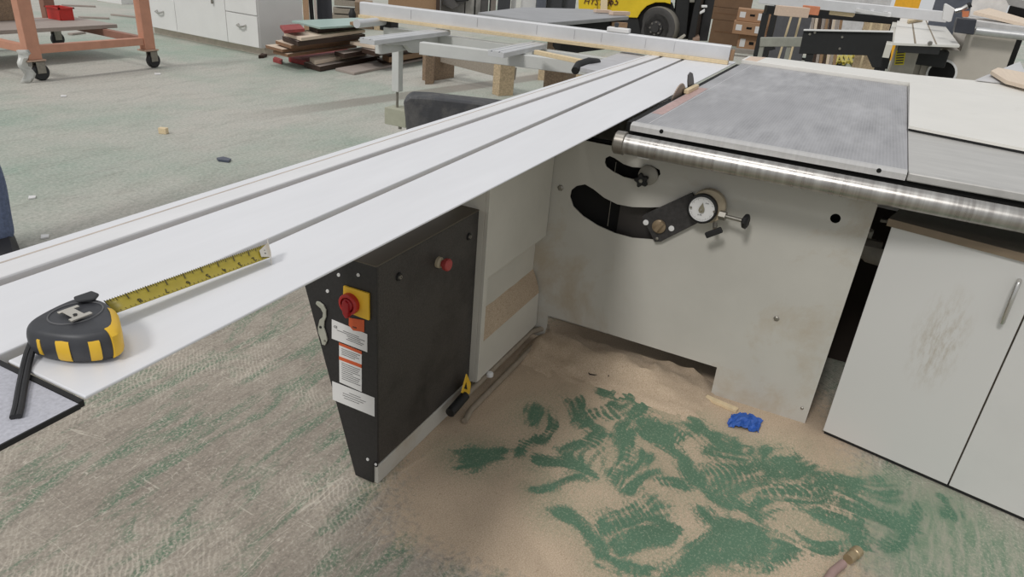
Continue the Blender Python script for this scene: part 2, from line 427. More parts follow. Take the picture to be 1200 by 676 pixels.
# ------------------------------------------------------------------ panel saw
saw_ = thing('panel_saw', 'large grey panel saw with ribbed steel table and black switch cabinet', 'saw', (2.1, .4, 0))
PX_ = 2.113
def W4(pts, ox, oy, sc, x): return [VX(ox + a / sc, oy + b / sc, x) for a, b in pts]
def yz(pts): return [(p.y, p.z) for p in pts]
big_slot = yz(W4([(270, 320), (276, 290), (300, 270), (340, 262), (380, 285), (430, 325), (490, 355), (560, 368), (640, 370), (720, 368), (760, 400), (790, 470), (740, 505), (660, 520), (560, 512), (480, 490), (400, 455), (330, 410), (285, 365)], 600, 150, 3.977, PX_))
small_slot = yz(W4([(432, 160), (436, 140), (455, 130), (478, 140), (520, 168), (560, 182), (620, 186), (665, 183), (688, 195), (692, 215), (675, 232), (620, 242), (570, 240), (520, 228), (470, 203), (440, 180)], 600, 150, 3.977, PX_))
def disc(u, v, r, x, n=20):
    c = VX(u, v, x); return [(c.y + r * math.cos(2 * math.pi * k / n), c.z + r * math.sin(2 * math.pi * k / n)) for k in range(n)]
mb = MB()
mb.plate([(.878, .765), (.878, .015), (.81, .015), (.80, .06), (.801, .112), (.183, .105), (.182, .0), (-.122, 0), (-.129, .765)],
         [big_slot, small_slot, disc(979, 256, .014, PX_)], (PX_ + .002, 0, 0), Y, Z, .004)
fp = build('front_panel', mb, graypaint, saw_)
for (u, v, r) in ((910, 373, .009), (657, 220, .011), (940, 478, .005)):
    c = VX(u, v, PX_); b = MB(); b.lathe(c + X * .001, -X, [(0, r), (.004, r), (.006, r * .5)], 6, False); build('bolt', b, steel, fp)
# side panel: pressed sheet with recess and dust ledge
prof = [(.838, .80), (.838, .415), (.874, .386), (.874, .245), (.842, .194), (.838, .062), (.95, .062), (.95, .69), (.850, .69), (.850, .80)]
mb = MB().prism([(1.648, y, z) for y, z in prof], (PX_ - .004 - 1.648, 0, 0))
sp_ = build('side_panel', mb, graypaint2, saw_, .004)
mb = MB().box(1.644, 1.668, .832, .845, .07, .80).box(1.644, 1.6475, .845, .95, .065, .69); build('edge_flange', mb, graypaint2, sp_, .002)
mb = MB().box(1.65, 1.70, .88, .96, .637, .70); build('hinge_bracket', mb, M('brown_grey_bracket', (120, 108, 95), .6), sp_, .004)
mb = MB()
vsn = []
for i in range(30):
    x = 1.67 + i * (2.105 - 1.67) / 29
    h = .014 + .006 * noise.noise(Vector((x * 14, 0, 0)))
    vsn.append([(x, .8745, .245 + h + .02), (x, .862, .236 + h + .006), (x, .846, .206 + h * .8), (x, .8412, .195)])
for i in range(29):
    mb.add(vsn[i] + vsn[i + 1], [(0, 1, 5, 4), (1, 2, 6, 5), (2, 3, 7, 6)], True)
o = build('ledge_sawdust', mb, sandm, sp_, 0, 'tan sawdust lying on the pressed ledge'); o['kind'] = 'stuff'
mb = MB().box(1.172, 2.105, .866, .93, 0, .061); build('base_beam', mb, graypaint, saw_, .003)
# far body and dark hollow
mb = MB().box(2.30, 3.9, .62, .97, .0, .69); build('rear_body', mb, graypaint2, saw_, .004)
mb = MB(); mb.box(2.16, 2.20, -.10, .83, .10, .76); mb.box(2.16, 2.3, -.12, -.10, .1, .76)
build('inner_shade_sheet', mb, void, saw_)  # near-black sheets painting the shade of the interior behind the slots
mb = MB().box(2.150, 2.157, *sorted((VX(721, 280, 2.15).y, VX(800, 280, 2.15).y)), .43, .60)
build('tilt_segment', mb, M('dark_steel_segment', (62, 58, 56), .5, .2), saw_)
mb = MB().tube([VX(722, 190, 2.12), VX(716, 235, 2.115), VX(712, 265, 2.12)], .0008, 5); build('hanging_thread', mb, M('grey_thread', (150, 145, 135)), saw_)
# scale arm with dial
arm = build('gauge_arm', MB().prism([VX(600 + a / 3.977, 150 + b / 3.977, 2.098) for a, b in ((604, 415), (612, 405), (840, 302), (885, 420), (860, 446), (692, 530), (664, 532))], (.012, 0, 0)), M('black_scale_arm', (56, 54, 54), .5, .1, .3, 80), saw_, .002)
c = VX(831, 240, 2.1); hous = MB().lathe(c + X * .0, -X, [(0, .052), (.018, .052), (.02, .05)], 32); build('dial_housing', hous, M('beige_casting', (178, 164, 140), .6), arm)
dc = VX(822.5, 245, 2.066)
build('dial_bezel', MB().lathe(dc + X * .015, -X, [(0, .0455), (.016, .0455), (.018, .043), (.018, .0385), (.012, .0385)], 36), black, arm)
build('dial_face', MB().lathe(dc + X * .002, -X, [(0, .039), (.003, .039)], 36), white_lab, arm)
mk = MB()
for k in range(48):
    a = 2 * math.pi * k / 48
    if abs(math.cos(a)) > .93: continue
    d = Vector((0, math.cos(a), math.sin(a))); r0 = .030 if k % 4 == 0 else .0325
    mk.bar(dc - X * .0012 + d * r0, dc - X * .0012 + d * .036, .0006, .0006)
mk.text('mm', .007, dc - X * .0012 + Vector((0, -.007, .019)), -Y, Z); mk.text('0-90', .007, dc - X * .0012 + Vector((0, .009, -.021)), -Y, Z)
build('dial_markings', mk, ink, arm)
pt = MB().prism([dc - X * .003 + Vector((0, -a, b)) for a, b in ((-.009, -.004), (-.006, -.009), (0, -.011), (.006, -.009), (.009, -.004), (.008, .004), (.003, .014), (.0, .022), (-.003, .014), (-.008, .004))], (-.003, 0, 0))
build('dial_pointer', pt, M('khaki_pointer', (140, 134, 116), .5, .3), arm, .001)
for u, v in ((809.5, 243), (837, 248)): build('dial_screw', MB().lathe(VX(u, v, 2.062), -X, [(0, .004), (.003, .003)], 10), steel, arm)
build('pivot_screw', MB().lathe(dc - X * .006, -X, [(0, .0035), (.004, .0025)], 10), chrome, arm)
for u, v, r in ((757, 260.5, .009), (787, 267.5, .009), (770, 279.5, .005)): build('rivet', MB().lathe(VX(u, v, 2.098), -X, [(0, r), (.003, r), (.004, r * .5)], 14), white_lab if r > .006 else steel, arm)
mb = MB().lathe(VX(772.5, 265, 2.098), -X, [(0, .022), (.006, .022), (.009, .018)], 20); mb.bar(VX(768, 270, 2.086), VX(777, 260, 2.086), .012, .012, X)
build('tilt_shaft', mb, M('dusty_brass', (146, 128, 104), .5, .4), arm)
# clamp screw right of dial
cs0 = VX(845, 252, 2.066); cs1 = VX(872, 259, 2.056)
k = build('clamp_screw', MB().cyl(cs0, cs1, .006, 12).lathe(cs0 - (cs1 - cs0).normalized() * .005, cs1 - cs0, [(0, .014), (.02, .014)], 6, False), steel, saw_)
mb = MB(); d = (cs1 - cs0).normalized()
mb.lathe(cs1 - d * .006, d, [(0, .010), (.006, .022), (.014, .024), (.019, .016)], 8, False); build('star_grip', mb, black, k)
lv = build('lock_lever', MB().cyl(VX(838, 262, 2.08), VX(838, 268, 2.065), .007, 12), steel, saw_)
mb = MB().bar(VX(827, 276, 2.056), VX(846, 269, 2.056), .018, .013, X); build('lever_grip', mb, black, lv, .003)
# knob in the upper slot
wk = build('slot_washer', MB().lathe(VX(760, 205, 2.11), -X, [(0, .031), (.008, .031), (.011, .027)], 30), M('dusty_washer', (150, 146, 138), .5, .2), saw_)
kc = VX(751, 212, 2.08); st = []
for q in range(40):
    a = 2 * math.pi * q / 40; r = .019 + .0045 * math.cos(5 * a); st.append(kc + Vector((0, r * math.cos(a), r * math.sin(a))))
build('star_knob', MB().prism(st, (.016, 0, 0)).cyl(kc + X * .014, kc + X * .03, .008), black, wk, .002)
build('knob_nut', MB().lathe(kc, -X, [(0, .007), (.003, .006)], 6, False), steel, wk)
# table
TY0 = .568
def ty(x): return -.165 - (x - 2.0) * .018
mb = MB().hexa([(2.028, ty(2), .826), (3.868, ty(3.868), .826), (3.868, TY0, .826), (2.028, TY0, .826), (2.028, ty(2), .87), (3.868, ty(3.868), .87), (3.868, TY0, .87), (2.028, TY0, .87)])
tp = build('table_top', mb, ribbed, saw_, .002)
build('edge_shade_strip', MB().box(2.012, 2.0275, -1.49, TY0 - .004, .80, .8475), void, tp)  # black strip painting the shade in the gap below the table edge
mb = MB().prism([(2.0, TY0 + .001, .848), (2.0, TY0 + .001, .864), (2.012, TY0 + .001, .8702), (2.03, TY0 + .001, .8702), (2.03, TY0 + .001, .848)], (0, ty(2) - TY0 - .0, 0))
build('front_edge', mb, M('bright_table_edge', (200, 198, 196), .35, .4, .06, 10, (1, 10, 1)), tp)
for u, v in ((775, 154), (1030, 200)): build('edge_hole', MB().lathe(VX(u, v, 1.9995), X, [(-.0006, .006), (.002, .006)], 14), void, tp)
build('table_seam', MB().bar((2.04, .525, .8701), (3.86, .515, .8701), .0022, .0012), M('pale_seam', (206, 205, 206), .4), tp)
mb = MB(); yb = TY0 - .004
mb.box(2.20, 2.86, yb - .036, yb, .8695, .8706); build('throat_strip', mb, throat, tp); build('slot_shade_strip', MB().box(2.05, 3.868, TY0 + .001, .595, .80, .862), void, tp)  # second part: black strip painting the shade of the slot beside the slider
mb = MB().hexa([(2.028, -1.5, .826), (3.868, -1.5, .826), (3.868, ty(3.868) - .002, .826), (2.028, ty(2) - .002, .826), (2.028, -1.5, .869), (3.868, -1.5, .869), (3.868, ty(3.868) - .002, .869), (2.028, ty(2) - .002, .869)])
lf = build('extension_leaf', mb, leafm, saw_, .002)
mb = MB().box(2.0, 2.03, -1.5, ty(2) - .002, .848, .8695); build('leaf_edge', mb, M('leaf_edge_steel', (186, 184, 180), .4, .3), lf, .003)
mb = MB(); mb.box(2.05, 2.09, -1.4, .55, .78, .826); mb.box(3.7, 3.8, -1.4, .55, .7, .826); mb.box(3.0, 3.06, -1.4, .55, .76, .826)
mb.box(2.13, 3.86, .54, .62, .72, .815); build('support_and_gap_shade', mb, void, saw_)  # this long box is added black fill that darkens the slider gap
# round guide rail
rr = build('guide_rail', MB().cyl((1.955, .566, .818), (1.955, -1.45, .812), .0285, 40), railm, saw_)
build('rail_cap', MB().lathe((1.955, .594, .819), -Y, [(0, .030), (.004, .0335), (.03, .0335), (.032, .029)], 36), M('dull_rail_cap', (150, 145, 138), .35, .8), rr)
mb = MB()
for y in (.42, -.1, -.7, -1.2): mb.box(1.965, 2.012, y - .02, y + .02, .80, .835)
build('rail_mount', mb, black, rr)
mb = MB().box(2.0, 2.112, .50, .535, .772, .79); mb.box(2.095, 2.111, .508, .526, .755, .775); build('rail_clamp', mb, white_lab, rr, .002)
# blade, riving knife, insert
bc = Vector((2.62, .582, .76)); n = 72; ring = []
for q in range(n * 2):
    a = math.pi * q / n; r = .150 if q % 2 else .144; ring.append((r * math.cos(a), r * math.sin(a)))
build('saw_blade', MB().plate(ring, [], bc, X, Z, .0035), M('saw_steel', (138, 124, 112), .45, .5), saw_)
rk = [VY(u, v, .582) for u, v in ((807, 110), (806.5, 95), (807, 88), (809.5, 84.5), (812, 86), (813, 92), (814, 106))]
build('riving_knife', MB().prism(rk, (0, .004, 0)), M('dark_knife_steel', (96, 94, 94), .5, .4), saw_)
mb = MB().bar((2.66, .567, .8775), (2.83, .567, .8775), .018, .015); build('throat_insert', mb, pine, saw_, .002)
# switch cabinet
cb = build('switch_cabinet', MB().prism([(1.172, .863, .632), (1.172, .863, .068), (1.172, .95, .068), (1.172, 1.102, .632)], (.474, 0, 0)), blackdusty, saw_, .003, 'black sheet metal switch cabinet')
fpan = MB().prism([(1.166, .8625, .633), (1.166, .8625, .074), (1.166, .866, .066), (1.166, .877, .064), (1.166, .877, .004), (1.166, .935, .004), (1.166, 1.074, .524), (1.166, 1.103, .633)], (.006, 0, 0))
build('cabinet_front', fpan, blackpaint, cb, .001)
build('cabinet_lid', MB().box(1.166, 1.646, .8625, 1.1, .632, .636), M('dusty_dark_lid', (92, 84, 72), .6, 0, .1, 6), cb, .001)
FX = 1.1655
def fr(u, v, dx=0): return VX(u, v, FX - dx)
for u, v in ((397, 322), (420, 322), (384, 341), (431, 538)): build('cabinet_screw', MB().lathe(fr(u, v), -X, [(0, .0045), (.002, .004), (.002, .0018), (.0005, .0018)], 14), white_lab, cb)
build('cabinet_screw', MB().lathe(fr(440.5, 544), -X, [(0, .0075), (.002, .0075)], 14), black, cb)
build('cabinet_screw', MB().lathe(fr(440.5, 544, .002), -X, [(0, .004), (.002, .0035)], 14), white_lab, cb)
for u, v in ((467, 324), (549, 277)):
    c = VY(u, v, .8625); build('bolt_seat', MB().lathe(c, -Y, [(0, .011), (.004, .010)], 16), black, cb); build('bolt_head', MB().lathe(c - Y * .004, -Y, [(0, .006), (.004, .005), (.004, .0025), (.001, .0025)], 12), steel, cb)
c = VY(513, 307, .8625)
build('stop_collar', MB().lathe(c, -Y, [(0, .015), (.008, .015), (.010, .013), (.014, .012)], 20), M('pale_collar', (176, 164, 140), .5), cb)
build('stop_button', MB().lathe(c - Y * .012, -Y, [(0, .009), (.008, .010), (.010, .016), (.020, .017), (.024, .014)], 24), M('faded_red', (168, 66, 64), .45), cb, 0, 'faded red stop button')
sc_ = [fr(404, 334), fr(433.5, 343), fr(434, 374.5), fr(411, 366), fr(403.5, 362)]
build('isolator_plate', MB().prism(sc_, (-.006, 0, 0)), yellow, cb, .001)
iso = fr(411, 355, .006)
build('isolator_ring', MB().lathe(iso, -X, [(0, .026), (.012, .026), (.014, .024), (.014, .019), (.006, .019)], 28), red, cb)
mb = MB().lathe(iso - X * .004, -X, [(0, .016), (.010, .015), (.012, .012)], 20)
q0 = iso - X * .022
mb.prism([q0 + Vector((0, a, b)) for a, b in ((.008, .010), (.010, .0), (.008, -.022), (.0, -.032), (-.006, -.030), (-.009, -.010), (-.008, .008), (0, .014))], (.016, 0, 0))
build('isolator_handle', mb, M('deep_red', (160, 30, 36), .4), cb, .002)
def panel(pts, dx=.0008): return MB().prism([fr(u, v, .0) for u, v in pts], (-dx, 0, 0))
build('orange_tag', panel([(409, 372), (427, 375), (427, 389), (414, 387), (409, 381)], .001), orange_lab, cb)
mb = MB().text('OFF', .007, fr(413, 384, .0014), -Y, Z); build('tag_lettering', mb, ink, cb)
build('rating_sticker', panel([(389, 374), (430.5, 391.5), (430.5, 412.5), (389, 396.5)]), white_lab, cb, 0, 'white rating plate sticker')
build('warning_sticker', panel([(397.5, 401), (424, 411.5), (424, 459), (398, 447.5)]), white_lab, cb)
build('warning_band', panel([(397.5, 401), (424, 411.5), (424, 415), (397.5, 404)], .0012).prism([fr(u, v, .0) for u, v in ((397.6, 417), (424, 427), (424, 431), (397.6, 421))], (-.0012, 0, 0)), orange_lab, cb)
build('notice_sticker', panel([(389.5, 446.5), (439, 466), (439, 488), (390, 468)]), white_lab, cb, 0, 'blank looking white notice sticker')
tx = MB()
def lines(u0, v0, u1, v1, du, dv, ns, fill):
    for i in range(ns):
        t0, t1 = fill[i % len(fill)]
        a = fr(u0 + (u1 - u0) * t0 + du * i, v0 + (v1 - v0) * t0 + dv * i, .0014); b = fr(u0 + (u1 - u0) * t1 + du * i, v0 + (v1 - v0) * t1 + dv * i, .0014)
        tx.bar(a, b, .0011, .0004, X)
lines(391, 383, 428, 398, 0, 2.1, 5, [(.3, .8), (.1, .98), (.42, .85), (.45, .95), (.4, .9)])
lines(399, 408, 423, 417.3, .03, 2.1, 4, [(.05, .95), (.05, .8), (.05, .9), (.05, .7)])
lines(399, 424.5, 423, 434, .05, 2.3, 9, [(.05, .95), (.05, .9), (.05, .85), (.05, .95), (.05, .6)])
lines(400, 457, 430, 469, 0, 2.6, 4, [(.3, .75), (.05, .95), (.05, .85), (.1, .7)])
tx.text('CE', .009, fr(391, 383.5, .0014), -Y, Z)
build('sticker_lettering', tx, ink, cb)
# ------------------------------------------------------------------ hook spanner hanging on the cabinet
sp = [fr(u, v, .001) for u, v in ((372, 352.5), (375, 353), (380, 357), (383, 363), (383, 371), (381, 376), (380.5, 383), (383, 391), (384.5, 398), (382, 404), (378.5, 403), (377, 397), (374, 389), (373.5, 383), (375.5, 374), (379, 371), (379.5, 366), (377, 361), (372.5, 357), (371, 355))]
t = thing('hook_spanner', 'grey steel hook spanner hanging on front of black switch cabinet', 'spanner', fr(379, 385))
build('spanner_body', MB().prism(sp, (-.004, 0, 0)), M('grey_spanner_steel', (176, 176, 164), .45, .3), t, .001)
build('hanging_screw', MB().lathe(fr(376, 383, .004), -X, [(0, .004), (.003, .003)], 12), black, t)
build('lower_screw', MB().lathe(fr(381, 399, .004), -X, [(0, .0035), (.002, .003)], 12), steel, t)

# ------------------------------------------------------------------ sliding table
sl = thing('sliding_table', 'long white aluminium sliding table running diagonally past the saw blade', 'sliding table', (2.0, .8, .70))
XA, XB = .336, 3.88
near_y = lambda x: .5965 + .0012 * x
g2_y = lambda x: .716 + .031 * x
g1_y = lambda x: .893 + .013 * x
ln_y = lambda x: .945 + .012 * x
far_y = lambda x: .973 + .0105 * x
def strip(fa, fb, da, db, z0, z1, x0=XA, x1=XB, steps=12):
    mb = MB(); P = []
    for i in range(steps + 1):
        x = x0 + (x1 - x0) * i / steps; a = fa(x) + da; b = fb(x) + db
        P.append([(x, a, z0), (x, b, z0), (x, b, z1), (x, a, z1)])
    for i in range(steps):
        mb.add(P[i] + P[i + 1], [(0, 1, 5, 4), (1, 2, 6, 5), (2, 3, 7, 6), (3, 0, 4, 7)])
    mb.add(P[0], [(0, 1, 2, 3)]); mb.add(P[-1], [(3, 2, 1, 0)])
    return mb
gw = .009
mb = strip(near_y, g2_y, 0, -gw, .8665, .8705)
# rounded near corner on the end
build('near_deck', mb, alu, sl, .0015)
build('middle_deck', strip(g2_y, g1_y, gw, -gw, .855, .8705), alu, sl, .002)
build('far_rail', strip(g1_y, ln_y, gw, 0, .855, .872), alu_band, sl, .003)
build('far_lip', strip(ln_y, far_y, .003, 0, .853, .8705), alu, sl, .003)
build('slot_floor', strip(g2_y, g1_y, -gw, gw, .850, .8555), dirt_groove, sl, 0, 'dusty brown slot bottoms')
build('dust_line', strip(ln_y, ln_y, -.0005, .0035, .86, .8712), M('brown_dust_line', (190, 178, 168), .8), sl)
build('under_beam', strip(g2_y, far_y, .12, -.01, .70, .851), graypaint2, sl, .004)
e = [(.329, .597, .866), (.3295, .76, .866), (.05, .79, .866), (.05, .597, .866)]
ep = build('end_board', MB().prism(e, (0, 0, -.006)), gstone, sl, 0, 'grey speckled board at the slider end')
build('end_seal', MB().box(.3295, .3350, .598, .99, .860, .8672), black, sl)
build('board_edging', MB().box(.05, .329, .5952, .5972, .861, .8664), black, ep)
gp = [G(680, 78.5, .862), G(705, 84, .862), G(756, 65, .862), G(733, 59, .862)]
build('rear_plate', MB().prism(gp, (0, 0, -.02)), M('grey_rear_plate', (186, 185, 188), .45, .1), sl, .002)

# ------------------------------------------------------------------ tape measure
zt = .871
tm = thing('tape_measure', 'black and yellow tape measure lying on the white sliding table', 'tape measure', (.40, .69, zt))
def zt_(u, v, z): return G(u, v, z)
CH = .036
outline = [(27, 382), (33, 374), (45, 367), (62, 358), (80, 350), (96, 345), (108, 344), (113, 349), (121, 350), (130, 356), (136, 365), (139, 376), (137, 385), (128, 389), (112, 392), (92, 394), (70, 393), (50, 390), (36, 387)]
top = [G(u, v, zt + CH) for u, v in outline]
cen = sum(top, Vector()) / len(top)
def ring_at(sc, z): return [Vector((cen.x + (p.x - cen.x) * sc, cen.y + (p.y - cen.y) * sc, z)) for p in top]
n_ = len(top); mb = MB(); levels = [(.90, zt), (1.0, zt + .006), (1.03, zt + .016), (1.03, zt + .024), (1.0, zt + .031), (.93, zt + .0355), (.80, zt + CH + .0005)]
vs_ = [p for s_, z in levels for p in ring_at(s_, z)]; fs_ = [tuple(range(n_))[::-1], tuple(range((len(levels) - 1) * n_, len(levels) * n_))]
for i in range(len(levels) - 1):
    for k_ in range(n_): fs_.append((i * n_ + k_, i * n_ + (k_ + 1) % n_, (i + 1) * n_ + (k_ + 1) % n_, (i + 1) * n_ + k_))
mb.add(vs_, fs_, True)
case = build('case', mb, darkplastic, tm)
sd = case.modifiers.new('sub', 'SUBSURF'); sd.levels = 1; sd.render_levels = 2
def band(i0, i1, t0, t1, zlo, zhi, out=1.045, mat=yellow, name='grip_band', cap=None):
    def at(i, t, z, s_):
        a = top[i % n_]; b = top[(i + 1) % n_]; p = a.lerp(b, t); return Vector((cen.x + (p.x - cen.x) * s_, cen.y + (p.y - cen.y) * s_, z))
    mb = MB(); P = []; steps = 6
    zs = [zlo, zlo + .004, (zlo + zhi) / 2, zhi - .004, zhi]; ss = [.955, out - .015, out, out - .012, .955]
    for q in range(steps + 1):
        f = (i0 + t0) + ((i1 + t1) - (i0 + t0)) * q / steps; i = int(math.floor(f)); fr_ = f - i
        P.append([at(i, fr_, z, s_) for z, s_ in zip(zs, ss)] + ([at(i, fr_, zt + CH + .0008, cap)] if cap else []))
    L = len(P[0])
    for q in range(steps):
        for k_ in range(L - 1): mb.add([P[q][k_], P[q + 1][k_], P[q + 1][k_ + 1], P[q][k_ + 1]], [(0, 1, 2, 3)], True)
    # inner back
    for q in (0, steps): mb.add(P[q], [tuple(range(L))])
    return build(name, mb, mat, tm)
band(10, 13, -.6, -.05, zt + .003, zt + .0345, 1.055, yellow, 'yellow_nose', .84)
band(14, 14, -.15, .55, zt + .004, zt + .031)
band(15, 16, .62, .45 - .1, zt + .004, zt + .031)
band(17, 17, .35, .6, zt + .006, zt + .03)
# lock hump and belt clip
hp = [G(u, v, zt + CH + .002) for u, v in ((86, 351), (108, 343.5), (117, 347), (112, 353), (92, 356))]
build('lock_slider', MB().prism(hp, (0, 0, .004)), M('dark_slider', (44, 45, 48), .5), tm, .002)
rc = G(89, 367, zt + CH); build('case_ring', MB().tube([rc + Vector((.027 * math.cos(k_ * math.pi / 16), .023 * math.sin(k_ * math.pi / 16), .0006)) for k_ in range(33)], .0009, 6), M('worn_ring', (96, 96, 98), .5), tm)
clipm = M('bright_clip', (214, 208, 198), .25, .7, .05)
mb = MB()
def cp(u, v, dz=.0045): return G(u, v, zt + CH + dz)
mb.bar(cp(68, 367), cp(92, 358.5), .0045, .002); mb.bar(cp(82, 376), cp(107, 366.5), .0055, .0025); mb.bar(cp(78, 363), cp(94, 371), .012, .0015)
clip = build('belt_clip', mb, clipm, tm, .0006)
build('clip_hole', MB().lathe(cp(88, 368.5, .006), Z, [(0, .0022), (.0004, .0022)], 14), black, clip)
a0 = G(40, 390, zt + .018)
mb = MB(); path = [G(42, 395, zt + .016), G(36, 402, zt + .014), G(31, 415, zt + .006), G(27, 430, zt + .001), G(22, 455, .8685), G(18, 478, .8685), G(15, 489, .8685)]
pp = []
for i in range(len(path) - 1):
    for t_ in (0, .5): pp.append(path[i].lerp(path[i + 1], t_))
pp.append(path[-1])
mb.tube(pp, .0030, 8)
off = Vector((.0035, -.0035, 0)); mb.tube([p + off + Vector((0, 0, .0005)) for p in pp], .0030, 8)
build('wrist_strap', mb, rubber, tm)
# extended blade: concave strip
b0a, b0b = G(122, 353, zt + .026), G(137, 366.5, zt + .018)
b1a, b1b = G(312, 286, zt + .022), G(316, 301.5, zt + .012)
mb = MB(); P = []
for i in range(13):
    t_ = i / 12; a = b0a.lerp(b1a, t_); b = b0b.lerp(b1b, t_); m_ = (a + b) / 2 + Vector((0, 0, -.003))
    P.append([a, a.lerp(m_, .5) + Vector((0, 0, -.0008)), m_, b.lerp(m_, .5) + Vector((0, 0, -.0008)), b])
for i in range(12):
    mb.add(P[i] + P[i + 1], [(k_, k_ + 1, 6 + k_, 5 + k_) for k_ in range(4)], True)
tb = build('tape_blade', mb, tapeyellow, tm)
so = tb.modifiers.new('solid', 'SOLIDIFY'); so.thickness = .0003
mk = MB(); dirb = (b1a - b0a).normalized(); wid = (b0b - b0a).normalized()
nums = ['9', '8', '7', '6', '5', '4', '3', '2']
upx = Vector((0, 0, .0012))
def surf(t_, s_):
    a = b0a.lerp(b1a, t_); b = b0b.lerp(b1b, t_); return a.lerp(b, s_) + Vector((0, 0, -.003 * (1 - abs(2 * s_ - 1)) - .0001)) + upx
tt = [.0, .135, .285, .42, .545, .655, .765, .87]
for s_, t_ in zip(nums, tt):
    if t_ > .02: mk.text(s_, .0105, surf(t_ + .022, .50), -dirb, wid, .0002)
for i in range(72):
    t_ = i / 72 * .97; L = .34 if i % 8 == 0 else (.22 if i % 4 == 0 else .13)
    mk.bar(surf(t_, 0), surf(t_, L), .0007 if i % 8 else .0012, .0003)
    if i % 2 == 0: mk.bar(surf(t_, .86), surf(t_, .99), .0006, .0003)
build('scale_markings', mk, M('tape_ink', (52, 46, 28), .6), tb)
e0 = surf(.955, .05); e1 = surf(.955, .95); h0 = b1a + dirb * .002; h1 = b1b + dirb * .002
mb = MB().prism([surf(.94, .3), surf(.94, .75), h1, h0], (0, 0, .0012))
mb.prism([h0 + Vector((0, 0, .008)), h1 + Vector((0, 0, .006)), h1 - Vector((0, 0, .012)), h0 - Vector((0, 0, .010))], dirb * .0012)
hk = build('end_hook', mb, clipm, tb)
for s_ in (.4, .65): build('hook_rivet', MB().lathe(surf(.975, s_) + Vector((0, 0, .001)), Z, [(0, .0014), (.0012, .001)], 10), black, hk)

# ------------------------------------------------------------------ crosscut fence
FL, FR = G(430, 14, .89), G(855, 71, .89)
fA = Vector((3.53, 2.72, 0)); fB = Vector((3.725, .615, 0)); fd = (fB - fA).normalized(); fn = Vector((-fd.y, fd.x, 0))
if fn.x < 0: fn = -fn
fz0, fz1 = .889, .958
ff = thing('crosscut_fence', 'silver aluminium crosscut fence lying across the far end of the sliding table', 'fence', ((fA + fB) / 2 + Vector((0, 0, .871))))
fA2 = VX(430, 2, 3.70); 
def fpt(t_, dn, z): p = fA.lerp(fB, t_) + fn * dn; return Vector((p.x, p.y, z))
mb = MB().prism([fpt(0, .0, fz0), fpt(0, .0, fz1 - .006), fpt(0, .006, fz1), fpt(0, .045, fz1), fpt(0, .045, fz0)], fB - fA)
fpn = build('fence_profile', mb, alu2, ff, .0015)
mk = MB()
for t_ in (.16, .355, .52, .62, .69, .80, .87): mk.bar(fpt(t_, -.0006, fz0 + .01), fpt(t_, -.0006, fz1 - .012), .003, .0006, fd)

build('scuff_mark', mk, M('grey_scuff', (150, 150, 152), .6), fpn)
mb = MB().prism([fpt(.0, -.018, .8715), fpt(.0, -.018, .889), fpt(.0, .045, .889), fpt(.0, .045, .8715)], (fB - fA) * 1.0)
build('pine_strip', mb, pine, ff, .001, 'pale pine strip under the fence')
build('fence_end_block', MB().prism([fpt(1.0, .012, .889), fpt(1.0, .012, .94), fpt(1.0, .042, .94), fpt(1.0, .042, .889)], fd * .02), brownboard, ff, .001)
cl = MB().prism([fpt(.70, .0, fz1), fpt(.70, .05, fz1), fpt(.755, .05, fz1), fpt(.755, .0, fz1)], (0, 0, .022))
stp = build('fence_stop', cl, white_lab, ff, .004)
build('stop_knob', MB().lathe(fpt(.72, .03, fz1 + .022), Z, [(0, .008), (.008, .012), (.02, .012), (.024, .006)], 12), darkplastic, stp)

# ------------------------------------------------------------------ crosscut outrigger frame
framem = M('frame_light_grey', (204, 205, 202), .5, 0, .05, 6)
of = thing('crosscut_outrigger', 'grey outrigger frame with aluminium rails beside the sliding table', 'outrigger', (3.4, 1.7, .40))
def rail(a, b, w, h, name='support_rail'):
    mb = MB(); a = Vector(a); b = Vector(b); d = (b - a).normalized(); s_ = d.cross(Z).normalized()
    prof_ = [(-w, 0), (-w, h), (-w * .62, h), (-w * .62, h * .72), (-w * .45, h * .72), (-w * .45, h), (w * .35, h), (w * .35, h * .72), (w * .5, h * .72), (w * .5, h), (w * .85, h * .98), (w, h * .8), (w, 0)]
    mb.prism([a + s_ * p + Z * q for p, q in prof_], b - a)
    return build(name, mb, alu_rail, of, .001)
r1 = rail((2.85, 2.155, .838), (3.60, 2.185, .838), .042, .026)
r2 = rail((3.07, 1.575, .836), (3.63, 1.60, .836), .042, .028)
for a, b in (((3.235, 2.10, .80), (3.42, 1.10, .80)),): build('cross_beam', MB().bar(a, b, .05, .062), framem, of, .003)
build('cross_beam', MB().bar((3.62, 2.6, .80), (3.66, 1.10, .80), .05, .06), framem, of, .003)
build('side_arm', MB().bar((3.0, 2.20, .80), (3.6, 2.24, .80), .04, .05), framem, of, .004)
mb = MB().cyl((3.32, 2.58, .862), (3.60, 2.60, .862), .023, 24)
rl = build('support_roller', mb, alu_rail, of); build('roller_bracket', MB().box(3.60, 3.68, 2.55, 2.63, .81, .90), black, rl, .004)
build('roller_knob', MB().lathe((3.50, 2.75, .87), Z, [(0, .02), (.02, .022), (.035, .015), (.05, .01)], 14), black, of)
mb = MB().prism([VY(u, v, 2.16) for u, v in ((450, 50), (494, 46), (491, 62), (484, 62), (476, 53), (455, 53))], (0, .03, 0)); build('frame_gusset', mb, framem, of, .002)
build('lock_knob', MB().lathe((3.36, 2.12, .745), Z, [(0, .012), (.012, .02), (.03, .018)], 10), black, of)
pp0 = VY(468, 125, 2.26); ppt = VY(466, 55, 2.26)
build('post', MB().box(ppt.x - .022, ppt.x + .022, 2.238, 2.282, VY(465, 107, 2.26).z, ppt.z + .02), framem, of, .003)
